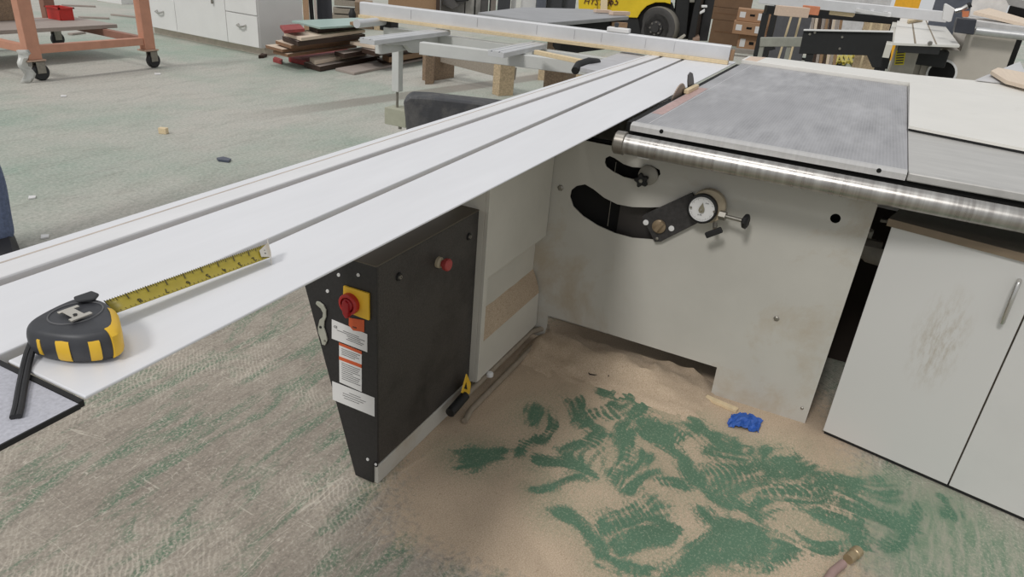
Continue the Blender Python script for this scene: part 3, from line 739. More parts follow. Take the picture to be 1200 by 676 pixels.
build('post_rod', MB().cyl((ppt.x, 2.26, pp0.z - .02), (ppt.x, 2.26, VY(465, 106, 2.26).z + .02), .007, 12), steel, of)
bz1 = pp0.z; bz0 = VY(468, 146, 2.24).z
build('foot_block', MB().box(ppt.x - .05, ppt.x + .06, 2.17, 2.31, bz0, bz1), blockm, of, .003)
build('foot_bolt', MB().cyl((ppt.x, 2.24, bz0 - .025), (ppt.x, 2.24, bz0 + .01), .010, 12), steel, of)
# black swing arm
sa0 = Vector((2.985, 2.02, 0)); sa1 = Vector((3.42, 1.22, 0)); sd_ = (sa1 - sa0).normalized(); sn = Vector((-sd_.y, sd_.x, 0))
mb = MB().prism([sa0 + Z * .60, sa0 + sd_ * .03 + Z * .625, sa0 + sd_ * .12 + Z * .628, sa1 + Z * .60, sa1 + Z * .33, sa0 + sd_ * .08 + Z * .35, sa0 + sd_ * .02 + Z * .43], sn * -.14)
swing = build('swing_arm', mb, M('dusty_black_cover', (66, 67, 71), .5, 0, .15, 40, (1, 1, 1), .1, .25, (110, 108, 106), 6), of, .012, 'black tapered swing arm cover')
for u, v in ((491, 116.5), (545, 130)):
    n3 = Vector((-sd_.y, sd_.x, 0)); d = ray(u, v); c = CAM + d * (n3.dot(sa0 - CAM) / n3.dot(d)); build('arm_bolt', MB().lathe(c, -away(c), [(-.008, .008), (.006, .006)], 12), white_lab, swing)
build('clamp_handle', MB().tube([G(674, 83, .84), G(678, 76, .86), G(690, 72, .87), G(700, 73, .86)], .018, 10), black, of)
build('pine_batten', MB().bar(G(628, 61, .86), G(690, 74, .86), .03, .02), pine, of, .002)

# ------------------------------------------------------------------ items on the saw's right hand table
mel = MB().prism([(2.62, -.175, .8775), (2.535, -.49, .8775), (2.30, -1.48, .8775), (3.868, -1.48, .8775), (3.868, -.205, .8775)], (0, 0, .009))
melo = solo('melamine_board', mel, melamine, 'large white melamine board lying on the grey extension leaf', 'board')
build('board_shadow_layer', MB().prism([(2.6235, -.178, .8705), (2.5385, -.49, .8705), (2.3035, -1.478, .8705), (3.864, -1.478, .8705), (3.864, -.208, .8705)], (0, 0, .007)), black, melo, 0, 'black layer painting the shadow line under the board')  # black layer standing in for the shadow line below the board's front edge
ob = thing('outfeed_table', 'white outfeed table along the back edge of the ribbed steel table', 'table', (4.15, -.3, .8))
build('outfeed_top', MB().prism([(3.872, .575, .868), (4.09, .575, .868), (4.17, .44, .868), (4.24, -.21, .868), (4.62, -1.2, .868), (4.75, -1.5, .868), (4.31, -1.5, .868), (4.31, -1.49, .868), (3.872, -1.49, .868)], (0, 0, .0185)), melamine, ob, .001)
build('outfeed_strip', MB().prism([(3.88, .562, .8866), (4.08, .562, .8866), (4.135, .49, .8866), (3.88, .50, .8866)], (0, 0, .0006)), pinkwood, ob, 0, 'pinkish end strip of the outfeed table')
for x_, y_ in ((4.02, .40), (4.4, -1.4)): build('outfeed_leg', MB().box(x_, x_ + .05, y_, y_ + .05, 0, .87), graypaint2, ob)
s1 = [G(1143, 94.5, .89), G(1195, 73, .93), G(1203, 90, .91), G(1180, 99, .888)]
solo('grey_offcut', MB().prism(s1, (0, 0, .006)), M('light_grey_sheet', (196, 195, 196), .5), 'light grey triangular sheet offcut on the white outfeed table', 'offcut', None, .001)
s2 = [G(1160, 87, .915), G(1168, 83, .917), G(1215, 92, .915), G(1215, 108, .90), G(1178, 98.5, .897)]
solo('cream_offcut', MB().prism(s2, (0, 0, .018)), beigeboard, 'cream board offcut leaning over the light grey triangular sheet', 'offcut', None, .001)

# ------------------------------------------------------------------ base cabinet
cO = Vector((2.085, -.176, 0)); cc = Vector((-.2231, -.9748, 0)).normalized(); cn = Vector((-.9748, .2231, 0)).normalized()
def cq(s_, d, z): return cO + cc * s_ - cn * d + Z * z
def cbox(s0, s1, d0, d1, z0, z1): return MB().hexa([cq(s0, d0, z0), cq(s1, d0, z0), cq(s1, d1, z0), cq(s0, d1, z0), cq(s0, d0, z1), cq(s1, d0, z1), cq(s1, d1, z1), cq(s0, d1, z1)])
kb = thing('base_cabinet', 'white two door base cabinet standing under the round steel rail', 'cabinet', cO + cc * .36)
build('carcass', cbox(.006, .75, .02, .28, 0, .70), M('carcass_brown', (110, 98, 84), .7), kb)
def smudged_door():
    m, nt, b = nodes('smudged_white_door'); v = coords(nt)
    c_ = VP(1100, 400, cO + cc * .2) - (cO + cc * .36)
    sub = nn(nt, 'ShaderNodeVectorMath', operation='SUBTRACT'); nt.links.new(v, sub.inputs[0]); sub.inputs[1].default_value = c_
    mul = nn(nt, 'ShaderNodeVectorMath', operation='MULTIPLY'); nt.links.new(sub.outputs[0], mul.inputs[0]); mul.inputs[1].default_value = (14, 14, 6)
    ln_ = nn(nt, 'ShaderNodeVectorMath', operation='LENGTH'); nt.links.new(mul.outputs[0], ln_.inputs[0])
    n = noise_(nt, coords(nt, (22, 22, 6)), 3, 7, .75)
    k = math_(nt, 'MULTIPLY', ramp(nt, ln_.outputs['Value'], 1.1, .2), ramp(nt, n, .45, .7))
    c = mixc(nt, math_(nt, 'MULTIPLY', k, .8), lin((208, 207, 204)), lin((164, 150, 128)))
    nt.links.new(c, b.inputs['Base Color']); b.inputs['Roughness'].default_value = .42
    return m
d1 = build('door', cbox(0, .3535, 0, .018, .012, .70), smudged_door(), kb, .0015)
d2 = build('door', cbox(.3575, .76, 0, .018, .012, .70), cabwhite, kb, .0015)
build('kick_strip', cbox(.004, .76, .006, .02, 0, .012), black, kb)
wt = build('worktop', cbox(-.012, .78, -.006, .30, .7015, .722), darkgloss, kb, .001, 'dark glossy worktop')
build('worktop_edge', cbox(-.012, .78, -.009, -.006, .7015, .722), M('brown_edge', (128, 112, 92), .5), wt)
mb = MB().tube([cq(.318, 0, .537), cq(.318, -.022, .540), cq(.318, -.028, .552), cq(.316, -.028, .636), cq(.316, -.022, .648), cq(.316, 0, .651)], .006, 10)
build('handle', mb, chrome, d1, 0, 'slim steel bar handle')
# ---- bits glimpsed in the gap between saw and cabinet
dp = thing('dust_pipe', 'white dust pipe elbow in the dark gap beside the cabinet', 'pipe', G(1020, 300, .45))
pA, pB, pC = VX(1008, 285, 2.42), VX(1019, 298, 2.42), VX(1036, 303, 2.42)
build('pipe_elbow', MB().tube([pA + Z * .05, pA, pA.lerp(pB, .5), pB, pC, pC - Y * .25], .028, 14), M('dusty_white_pipe', (235, 228, 214), .6), dp)
build('pipe_flange', MB().bar(VX(1014, 283, 2.38), VX(1034, 287, 2.38), .02, .02), M('grey_flange', (150, 144, 134), .6), dp)
build('pipe_foot', MB().box(2.40, 2.44, pC.y - .2, pC.y - .16, 0, pC.z), void, dp)
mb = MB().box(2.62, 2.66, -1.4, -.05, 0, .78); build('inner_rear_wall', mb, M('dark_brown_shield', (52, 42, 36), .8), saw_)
mb = MB().bar(VX(1028, 240, 2.3), VX(1054, 246, 2.3), .012, .008); build('inner_white_bar', mb, white_lab, saw_)
mb = MB().bar(VX(1032, 258, 2.3), VX(1048, 261, 2.3), .012, .008); build('inner_grey_bar', mb, steel, saw_)

# ------------------------------------------------------------------ floor clutter near the saw
# sawdust heap in the hollow under the front panel
mb = MB(); nx, nyy = 22, 40; P = []
for i in range(nx + 1):
    for j in range(nyy + 1):
        x = 1.86 + i * .014; y = .16 + j * (.69 / nyy)
        fx = max(0, min(1, (x - 1.86) / .2)); fy = min(1, (y - .16) / .12, (.85 - y) / .05)
        h = .05 * fx * fx * max(0, fy) * (.75 + .5 * noise.noise(Vector((x * 9, y * 9, 0)))) + .02 * max(0, fx) * max(0, fy) * max(0, noise.noise(Vector((x * 25, y * 25, 3))))
        h += .006 * noise.noise(Vector((x * 30, y * 30, 7))); P.append((x, y, h if h > .004 else -.004))
mb.add(P, [(i * (nyy + 1) + j, (i + 1) * (nyy + 1) + j, (i + 1) * (nyy + 1) + j + 1, i * (nyy + 1) + j + 1) for i in range(nx) for j in range(nyy)], True)
o = solo('sawdust_heap', mb, sandm, 'tan sawdust heap drifted into the hollow under the saw front panel', 'sawdust'); o['kind'] = 'stuff'
# conduits along the base
mb = MB()
def flr(u, v, z): return G(u, v, z)
cdl = thing('power_cable', 'grey twin conduit running along the floor beside the saw base', 'cable', G(590, 415, 0))
c1 = [VY(u, v, .845) for u, v in ((531, 473), (543, 462), (556, 447), (570, 430), (590, 411), (610, 394), (622, 386), (641, 382))]
for p in c1: p.z = max(.012, min(p.z, .045))
c1[-1] = c1[-2] + Vector((.07, -.04, .004)); c1[0] = c1[1] + Vector((-.06, -.012, .012))
c2 = [p + Vector((.0, -.030, .0)) for p in c1[:-1]]
for p in c2: p.z = .011
build('conduit', MB().tube(c1, .0105, 10), conduit, cdl); build('conduit', MB().tube(c2, .0095, 10), conduit, cdl)
build('conduit_clip', MB().lathe(c1[3] + Vector((0, -.014, .004)), Z, [(0, .012), (.010, .012), (.014, .008)], 12), white_lab, cdl)
q = c1[0]; pl = MB().tube([q + Vector((-.04, .0, -.004)), q, q + Vector((.05, .0, .006))], .015, 10); build('plug', pl, black, cdl)
tgm = build('warning_tag', MB().prism([VY(u, v, .838) for u, v in ((540, 460), (549.5, 463), (551, 449), (546, 438))], (.0015, -.002, 0)), yellow, cdl, 0, 'yellow and black warning tag')
build('tag_symbol', MB().prism([VY(u, v, .8355) for u, v in ((544, 455), (547.5, 456.3), (546.3, 448))], (-.0005, -.001, 0)), black, tgm)
# blue tape wad
bt = G(873, 497, 0); mb = MB(); grid = []
for i in range(13):
    for j in range(13):
        a, b = i / 12 - .5, j / 12 - .5
        q = Vector((a, b, 0)); h = .028 * (1 - min(1, (a * a + b * b) * 2.5)) + .014 * noise.noise(Vector((a * 9, b * 9, 1))) + .003
        grid.append((bt.x + .075 * a + .02 * b + .01 * noise.noise(q * 6), bt.y - .095 * b + .01 * noise.noise(q * 5 + Vector((3, 0, 0))), max(.002, h)))
mb.add(grid, [(i * 13 + j, (i + 1) * 13 + j, (i + 1) * 13 + j + 1, i * 13 + j + 1) for i in range(12) for j in range(12)])
o = solo('tape_wad', mb, bluem, 'crumpled blue masking tape wad on the sawdust by the saw', 'tape'); so = o.modifiers.new('s', 'SOLIDIFY'); so.thickness = .002
solo('wood_lath', MB().bar(G(822, 463, .006), G(864, 481, .006), .02, .011), pine, 'thin pale wood lath lying along the foot of the saw front panel', 'lath', None, .001)
mb = MB(); w0 = G(698, 440, .004); mb.tube([w0 + Vector((a, b, .003 + c)) for a, b, c in ((.03, .02, 0), (.0, .035, .004), (-.02, .015, .008), (-.005, -.01, .004), (.02, -.02, .0), (.03, -.035, .006), (.0, -.045, .01))], .0022, 6)
solo('wire_scrap', mb, black, 'bent dark wire scrap lying on the sawdust', 'wire')
hs = thing('air_hose', 'pinkish air hose end with brass coupling on green floor', 'hose', G(985, 662, 0))
h0, h1 = G(1006, 645, .014), G(988, 660, .013)
hd = (h1 - h0).normalized()
build('hose', MB().tube([h1, h1 + hd * .05, G(972, 676, .012), G(962, 690, .012), G(955, 712, .012)], .0105, 14), pinkhose, hs)
cpl = build('coupling', MB().lathe(h0, h1 - h0, [(0, .0135), (.003, .0145), (.020, .0145), (.022, .0125), (.03, .0125), (.033, .0140), (.05, .0125)], 18), M('aged_brass', (168, 150, 120), .4, .5), hs)
build('coupling_bore', MB().lathe(h0 - hd * .0006, hd, [(0, .009), (.002, .009)], 14), void, hs)

# small floor scraps
solo('wood_chock', MB().bar(G(187, 152.5, .02), G(196, 153.5, .02), .035, .04), pine, 'small pale wood block alone on the green floor', 'block', None, .003)
mb = MB().prism([G(254, 187, .002), G(262, 185.5, .002), G(271, 188, .002), G(268, 190.5, .002), G(256, 189, .002)], (0, 0, .012)); solo('plastic_scrap', mb, M('bluish_scrap', (70, 76, 92), .4), 'small dark bluish plastic scrap on the green floor', 'scrap')
for i, (u, v, w_) in enumerate(((74, 113, 5), (37, 232, 4), (52, 278, 4), (184, 87, 7))):
    p = G(u, v, 0); solo('paper_scrap', MB().prism([p + Vector((a * w_ * .006, b * w_ * .006, .001)) for a, b in ((-1, -.6), (.2, -1), (1, .1), (.1, 1))], (0, 0, .006)), white_lab,
        ['white paper scrap on grey floor in front of the orange trolley', 'tiny white scrap on green floor beside the jeans leg', 'tiny white scrap at the far edge of the sliding table', 'flat white scrap near the right trolley castor'][i], 'scrap')

# ------------------------------------------------------------------ person at the left edge
pb = G(-2, 296, 0) ; aw = away(pb); lf_ = Vector((-aw.y, aw.x, 0))
pc = pb + lf_ * .138
pr = thing('person', 'person in blue jeans standing at the left edge behind the sliding table', 'person', pc)
def skin_mesh(name, verts, edges, radii, mat, parent, sub=2):
    me = bpy.data.meshes.new(name); base = world_of(parent)
    me.from_pydata([Vector(v) - base for v in verts], edges, []); o = bpy.data.objects.new(name, me); COL.objects.link(o); o.parent = parent
    me.materials.append(mat); o.modifiers.new('skin', 'SKIN')
    for i, r in enumerate(radii):
        sv = me.skin_vertices[0].data[i]; sv.radius = (r if isinstance(r, tuple) else (r, r)); sv.use_root = (i == 0)
    ss = o.modifiers.new('sub', 'SUBSURF'); ss.levels = 1; ss.render_levels = sub
    return o
def B(s_, f_, z): return pc + lf_ * s_ + aw * f_ + Z * z
# body (torso, neck, head, arms, hands) then clothes
bv = [B(0, 0, .98), B(0, 0, 1.2), B(0, .01, 1.42), B(0, .0, 1.52), B(0, -.02, 1.60), B(0, -.03, 1.70), B(0, -.02, 1.78)]; be = [(0, 1), (1, 2), (2, 3), (3, 4), (4, 5), (5, 6)]; br_ = [(.13, .10), (.14, .10), (.15, .10), .055, .065, .085, .06]
for s_ in (1, -1):
    o0 = len(bv); bv += [B(.19 * s_, .01, 1.43), B(.24 * s_, .02, 1.16), B(.25 * s_, -.06, .92), B(.25 * s_, -.08, .86)]; be += [(2, o0), (o0, o0 + 1), (o0 + 1, o0 + 2), (o0 + 2, o0 + 3)]; br_ += [.055, .042, .03, (.018, .035)]
    for q in range(4):
        oo = len(bv); ls = (.075, .085, .08, .065)[q]; ds = (-.03 + .02 * q)
        bv += [B(.25 * s_, -.08 + ds, .83), B(.245 * s_, -.085 + ds, .83 - ls * .6), B(.235 * s_, -.085 + ds, .83 - ls)]; be += [(o0 + 3, oo), (oo, oo + 1), (oo + 1, oo + 2)]; br_ += [.009, .0085, .007]
    oo = len(bv); bv += [B(.235 * s_, -.12, .85), B(.228 * s_, -.135, .81)]; be += [(o0 + 3, oo), (oo, oo + 1)]; br_ += [.010, .008]
skin_mesh('body', bv, be, br_, skin, pr)
lv_ = [B(0, 0, .97)]; le = []; lr = [(.16, .12)]
for s_ in (1, -1):
    o0 = len(lv_); x0 = .155 * s_
    lv_ += [B(.10 * s_, 0, .84), B(x0 * .8, -.01, .66), B(x0 * .92, -.015, .48), B(x0 * 1.06, .015, .30), B(x0 * 1.02, .01, .12), B(x0 * 1.0, .005, .035)]
    le += [(0, o0)] + [(o0 + i, o0 + i + 1) for i in range(5)]; lr += [.095, .085, .064, .066, .058, .062]
skin_mesh('jeans', lv_, le, lr, denim, pr)
skin_mesh('shirt', [B(0, 0, .92), B(0, 0, 1.2), B(0, .01, 1.42), B(.2, .01, 1.43), B(.245, .02, 1.16), B(.25, -.04, 1.0), B(-.2, .01, 1.43), B(-.245, .02, 1.16), B(-.25, -.04, 1.0)],
          [(0, 1), (1, 2), (2, 3), (3, 4), (4, 5), (2, 6), (6, 7), (7, 8)], [(.18, .13), (.175, .13), (.17, .125), .075, .06, .05, .075, .06, .05], shirtm, pr)
skin_mesh('hair', [B(0, -.0, 1.74), B(0, -.0, 1.80), B(0, .03, 1.73)], [(0, 1), (0, 2)], [.095, .07, .085], hairm, pr)
fc = MB(); fc.lathe(B(0, -.115, 1.69), -aw, [(0, .016), (.02, .008), (.026, .002)], 10); build('nose', fc, skin, pr)
for s_ in (.035, -.035): build('eye', MB().lathe(B(s_, -.098, 1.715), -aw, [(0, .010), (.006, .007), (.009, .002)], 10), white_lab, pr)
build('mouth', MB().bar(B(.025, -.108, 1.645), B(-.025, -.108, 1.645), .01, .01), M('lips', (170, 100, 92)), pr, .003)
for s_ in (1, -1):
    mb = MB(); c = B(.155 * 1.05 * s_, 0, 0); rows = []
    for t_, w_, h_ in ((-.17, .02, .03), (-.15, .042, .05), (-.08, .048, .06), (0, .045, .09), (.07, .042, .09), (.10, .025, .06)):
        q = c + aw * t_; rows.append([q - lf_ * w_, q - lf_ * w_ + Z * h_ * .6, q - lf_ * w_ * .5 + Z * h_, q + lf_ * w_ * .5 + Z * h_, q + lf_ * w_ + Z * h_ * .6, q + lf_ * w_])
    for i in range(len(rows) - 1): mb.add(rows[i] + rows[i + 1], [(k_, (k_ + 1) % 6, 6 + (k_ + 1) % 6, 6 + k_) for k_ in range(6)], True)
    mb.add(rows[0], [tuple(range(6))]); mb.add(rows[-1], [tuple(range(6))]); build('shoe', mb, M('dark_shoe', (34, 34, 38), .6), pr)

# ------------------------------------------------------------------ orange trolley
tr = thing('trolley', 'salmon painted steel trolley frame on black castors', 'trolley', (4.2, 6.6, 0))
yA, xl, xr = 6.165, 3.66, 4.75
bl = G(-14, 42, .25); brr = Vector((4.86, 7.75, 0)); bll = Vector((3.70, 7.75, 0))
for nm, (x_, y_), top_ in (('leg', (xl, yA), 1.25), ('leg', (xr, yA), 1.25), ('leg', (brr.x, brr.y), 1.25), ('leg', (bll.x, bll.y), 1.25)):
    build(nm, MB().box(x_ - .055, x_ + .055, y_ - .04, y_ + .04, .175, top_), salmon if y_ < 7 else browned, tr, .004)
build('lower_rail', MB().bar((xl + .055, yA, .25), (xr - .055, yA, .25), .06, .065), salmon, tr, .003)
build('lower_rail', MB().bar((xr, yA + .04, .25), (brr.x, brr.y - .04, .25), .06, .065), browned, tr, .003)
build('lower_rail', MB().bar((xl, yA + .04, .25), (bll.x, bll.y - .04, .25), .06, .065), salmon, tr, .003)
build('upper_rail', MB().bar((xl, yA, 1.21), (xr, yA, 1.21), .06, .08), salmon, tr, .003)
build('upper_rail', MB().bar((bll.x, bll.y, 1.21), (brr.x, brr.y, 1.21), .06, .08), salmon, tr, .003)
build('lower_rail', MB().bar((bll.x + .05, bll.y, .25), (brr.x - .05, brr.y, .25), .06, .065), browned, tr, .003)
def castor(x_, y_):
    cst = build('castor_plate', MB().box(x_ - .075, x_ + .075, y_ - .055, y_ + .055, .162, .175), M('pale_castor_plate', (190, 160, 140), .6), tr, .002)
    build('castor_fork', MB().box(x_ + .0, x_ + .07, y_ - .035, y_ - .026, .06, .162).box(x_ + .0, x_ + .07, y_ + .026, y_ + .035, .06, .162).box(x_, x_ + .07, y_ - .035, y_ + .035, .152, .162), steel, cst, .002)
    build('castor_wheel', MB().lathe((x_ + .04, y_ - .024, .068), Y, [(0, .045), (0, .058), (.01, .068), (.038, .068), (.048, .058), (.048, .045)], 24), rubber, cst)
for x_, y_ in ((xl, yA), (xr, yA), (brr.x, brr.y), (bll.x, bll.y)): castor(x_, y_)
shelfz = .285
sb = [G(-40, 17, shelfz + .03), G(95, 23.5, shelfz + .03), G(95, 26, shelfz + .03), G(75, 25, shelfz + .03), G(-40, 33, shelfz + .03)]
solo('grey_plank', MB().box(3.3, 4.93, 6.80, 7.45, shelfz, shelfz + .035), greyboard, 'wide greyish brown plank lying across the trolley lower rails', 'plank', None, .003)
rt_ = thing('parts_tray', 'red plastic parts tray on the end of the trolley plank', 'tray', (4.72, 7.2, shelfz + .036))
zz = shelfz + .036; tA, tB = G(65, 23, zz), G(87.5, 23.5, zz); tx0, tx1, ty0, ty1 = tA.x, tB.x, min(tA.y, tB.y), min(tA.y, tB.y) + .2
mb = MB()
for (a, b, c, d) in ((tx0, tx1, ty0, ty0 + .012), (tx0, tx1, ty1 - .012, ty1), (tx0, tx0 + .012, ty0, ty1), (tx1 - .012, tx1, ty0, ty1)):
    mb.box(a, b, c, d, zz, zz + .115)
mb.box(tx0, tx1, ty0, ty1, zz, zz + .01); build('tray_shell', mb, M('bright_red', (196, 48, 40), .45), rt_, .003)
mb = MB()
for (a, b, c, d) in ((tx0 - .012, tx1 + .012, ty0 - .012, ty0 + .003), (tx0 - .012, tx1 + .012, ty1 - .003, ty1 + .012), (tx0 - .012, tx0 + .003, ty0 - .012, ty1 + .012), (tx1 - .003, tx1 + .012, ty0 - .012, ty1 + .012)): mb.box(a, b, c, d, zz + .105, zz + .118)
build('tray_rim', mb, M('bright_red', (196, 48, 40)), rt_)
solo('chipboard_sheet', MB().box(3.1, 4.35, 7.36, 7.40, .322, 1.05), chipd, 'dark brown chipboard sheet standing on the trolley plank', 'sheet', None, .002)
hw = MB().tube([(4.0, 6.45, .12), (4.02, 6.44, .2), (3.99, 6.42, .27)], .03, 8); hw.bar((3.99, 6.42, .25), (4.16, 6.40, .22), .05, .04); 
wrap = MB(); rows = []
for i in range(9):
    z_ = .26 - i * .032; rows.append([(3.52 + .02 * math.sin(i * 1.3) + k_ * .03, 6.13 + .015 * math.sin(i + k_ * 1.7), z_) for k_ in range(4)])
for i in range(8): wrap.add(rows[i] + rows[i + 1], [(k_, k_ + 1, 5 + k_, 4 + k_) for k_ in range(3)], True)
o = solo('plastic_wrap', wrap, M('cloudy_plastic', (205, 205, 200), .3), 'cloudy plastic wrap hanging beside the left trolley castor', 'plastic wrap'); o.modifiers.new('s', 'SOLIDIFY').thickness = .003
for i, (u0, v0, u1, v1) in enumerate(((72, 6, 112, 7.5), (92, 20, 128, 21.5), (131, 17, 165, 20.5), (82, 40, 98, 38))):
    solo('loose_batten', MB().bar(G(u0, v0, .012), G(u1, v1, .012), .06, .022), greyboard, ['long batten on floor farthest behind the trolley', 'batten on floor right of the red tray', 'batten on floor left of the white drawer unit', 'short batten on floor under the trolley'][i], 'batten', None, .002)
p = G(128, 3, 0); solo('white_sheet', MB().box(p.x, p.x + .5, p.y - .3, p.y + .3, 0, .14), drawerwhite, 'white flat carton on the far floor behind the trolley', 'carton', None, .004)

# ------------------------------------------------------------------ white drawer unit
du = thing('drawer_unit', 'white drawer unit with steel cup handles against the far left', 'drawer unit', (6.6, 7, 0))
ux = Vector((6.14 - 6.31, 6.12 - 7.99, 0)).normalized()           # along front, towards the near corner
un = Vector((ux.y, -ux.x, 0))
if un.x > 0: un = -un
uc = Vector((6.134, 6.122, 0))
def uq(s_, d, z): return uc - ux * s_ - un * d + Z * z
def ubox(s0, s1, d0, d1, z0, z1): return MB().hexa([uq(s0, d0, z0), uq(s1, d0, z0), uq(s1, d1, z0), uq(s0, d1, z0), uq(s0, d0, z1), uq(s1, d0, z1), uq(s1, d1, z1), uq(s0, d1, z1)])
UL = 2.05
build('carcass', ubox(0, UL, .02, .66, .083, .92), drawerwhite, du, .002)
build('plinth', ubox(.02, UL, .09, .64, 0, .083), M('dusty_plinth', (205, 194, 180), .6), du)
def s_at(u, v):
    d = ray(u, v); q = CAM + d * (un.dot(uc - CAM) / un.dot(d)); return (uc - q).dot(ux), q.z
sA = s_at(265, 25)[0]; sB = s_at(206, 20)[0]
zsplit = s_at(283, 16)[1]
def cup(parent, u, v):
    s_, z_ = s_at(u, v)
    build('cup_handle', MB().tube([uq(s_ + .06, 0, z_), uq(s_ + .055, -.03, z_ - .01), uq(s_, -.04, z_ - .02), uq(s_ - .055, -.03, z_ - .01), uq(s_ - .06, 0, z_)], .012, 8), chrome, parent)
dr1 = build('drawer', ubox(.004, sA - .006, 0, .02, .09, zsplit - .006), drawerwhite, du, .002); cup(dr1, 284, 29)
dr2 = build('drawer', ubox(.004, sA - .006, 0, .02, zsplit + .006, .90), drawerwhite, du, .002)
dd = build('door', ubox(sA + .003, sB - .004, 0, .02, .09, .90), drawerwhite, du, .002)
s_, z_ = s_at(250, 1); build('door_handle', MB().cyl(uq(s_, -.02, z_ - .03), uq(s_, -.02, z_ + .1), .012, 8), steel, dd)
dr3 = build('drawer', ubox(sB + .003, UL, 0, .02, .09, s_at(200, 0)[1]), drawerwhite, du, .002); cup(dr3, 188, 13)
build('drawer', ubox(sB + .003, UL, 0, .02, s_at(200, 0)[1] + .03, .90), drawerwhite, du, .002)
build('worktop', ubox(-.02, UL, -.02, .68, .92, .95), drawerwhite, du, .003)

# ------------------------------------------------------------------ timber stack
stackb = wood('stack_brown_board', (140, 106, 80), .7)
def board(A, Bp, Cp, z, t_, mat, label, name='timber_board', cat='board'):
    a = G(*A, z); b = G(*Bp, z); c = G(*Cp, z); d = a + (c - b)
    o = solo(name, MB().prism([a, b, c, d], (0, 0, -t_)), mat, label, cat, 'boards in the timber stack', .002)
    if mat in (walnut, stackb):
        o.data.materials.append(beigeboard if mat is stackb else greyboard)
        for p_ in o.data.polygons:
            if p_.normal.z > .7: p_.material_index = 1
    return o
board((393, 80), (415, 85.3), (516, 64), .026, .024, greyboard, 'greyish board on the floor, nearest of the timber stack')
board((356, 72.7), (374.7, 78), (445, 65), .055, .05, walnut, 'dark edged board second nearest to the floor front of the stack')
board((362.7, 67.3), (369, 71.3), (430, 60), .10, .04, beigeboard, 'narrow pale topped board above the second board from front')
board((338, 66.7), (358.7, 71.5), (420, 60), .055, .05, redboard, 'reddish painted board at the bottom left of timber stack')
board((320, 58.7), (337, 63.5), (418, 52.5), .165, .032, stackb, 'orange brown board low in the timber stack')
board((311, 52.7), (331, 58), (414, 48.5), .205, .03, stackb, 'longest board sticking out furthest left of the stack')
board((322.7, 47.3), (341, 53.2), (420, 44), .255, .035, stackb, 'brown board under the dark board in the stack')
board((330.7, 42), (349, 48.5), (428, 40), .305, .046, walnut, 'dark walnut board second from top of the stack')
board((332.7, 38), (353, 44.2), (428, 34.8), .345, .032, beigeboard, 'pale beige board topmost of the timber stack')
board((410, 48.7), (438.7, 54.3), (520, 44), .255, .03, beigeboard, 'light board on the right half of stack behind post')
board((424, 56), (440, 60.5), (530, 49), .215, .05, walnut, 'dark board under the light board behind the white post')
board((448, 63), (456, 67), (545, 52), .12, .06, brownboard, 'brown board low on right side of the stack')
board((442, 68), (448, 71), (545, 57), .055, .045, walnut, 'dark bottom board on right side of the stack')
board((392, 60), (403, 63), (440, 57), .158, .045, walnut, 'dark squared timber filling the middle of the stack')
board((328, 29.5), (333, 35.5), (357, 33.5), .41, .03, redboard, 'red board end at the rear top of the stack')
board((362, 31), (372, 35), (420, 30), .385, .035, walnut, 'dark board under the pale green sheet')
board((342, 24), (375, 31.8), (460, 27), .43, .02, greensheet, 'pale green sheet lying on top of the stack rear', 'green_sheet')
solo('tan_offcut', MB().prism([G(410, 29, .44), G(424, 32.5, .44), G(440, 30, .44), G(424, 27, .44)], (0, 0, .03)), brownboard, 'small tan offcut lying on the pale green sheet', 'offcut')
solo('red_scrap', MB().prism([G(320, 72.5, .002), G(330, 75.5, .002), G(331.5, 73, .002), G(322, 70, .002)], (0, 0, .035)), redboard, 'small red wood scrap on the floor by the stack', 'scrap', None, .002)
solo('bark_scrap', MB().prism([G(303, 68.5, .002), G(307, 65.5, .002), G(313, 66.5, .002), G(309, 68, .002)], (0, 0, .03)), walnut, 'dark wood chip on the floor below the drawer unit corner', 'scrap')
# panels leaning behind
def leaner(u0, u1, vb, zb, mat, label, h=.9, tilt=.12, t_=.04):
    a = G(u0, vb, zb); b = VP(u1, vb + (u1 - u0) * .1, a); b = Vector((b.x, b.y, a.z)); aw_ = away(a)
    return solo('leaning_sheet', MB().hexa([a, b, b + aw_ * t_, a + aw_ * t_, a + Z * h + aw_ * tilt - lf0 * .0, b + Z * h + aw_ * tilt, b + aw_ * (t_ + tilt) + Z * h, a + aw_ * (t_ + tilt) + Z * h]), mat, label, 'panel', None, .002)
lf0 = Y * 0
pb_ = G(388, 52, 0)
def lean2(u0, u1, vb, ut, dz, mat, label, cen_):
    a = VP(u0, vb, cen_); b = VP(u1, vb, cen_); a2 = VP(u0 + ut, -60, cen_); b2 = VP(u1 + ut, -60, cen_); aw_ = away(cen_)
    a.z = b.z = 0
    return solo('leaning_sheet', MB().hexa([a, b, b + aw_ * .05, a + aw_ * .05, a2 + aw_ * .35, b2 + aw_ * .35, b2 + aw_ * .40, a2 + aw_ * .40]), mat, label, 'panel', None, .002)
cen_ = G(385, 44, 0)
lean2(356, 363, 24, -6, 0, brownboard, 'tan panel leaning left of the black panels', cen_ + away(cen_) * .1)
lean2(364, 369, 24, -8, 0, black, 'narrow black panel leaning between tan and grey strips', cen_ + away(cen_) * .2)
lean2(370, 373, 24, -8, 0, greyboard, 'thin grey panel edge leaning before the wide black panel', cen_ + away(cen_) * .15)
lean2(372, 390, 23, -4, 0, M('near_black_panel', (38, 38, 44), .5), 'wide near black panel leaning behind the timber stack', cen_ + away(cen_) * .4)
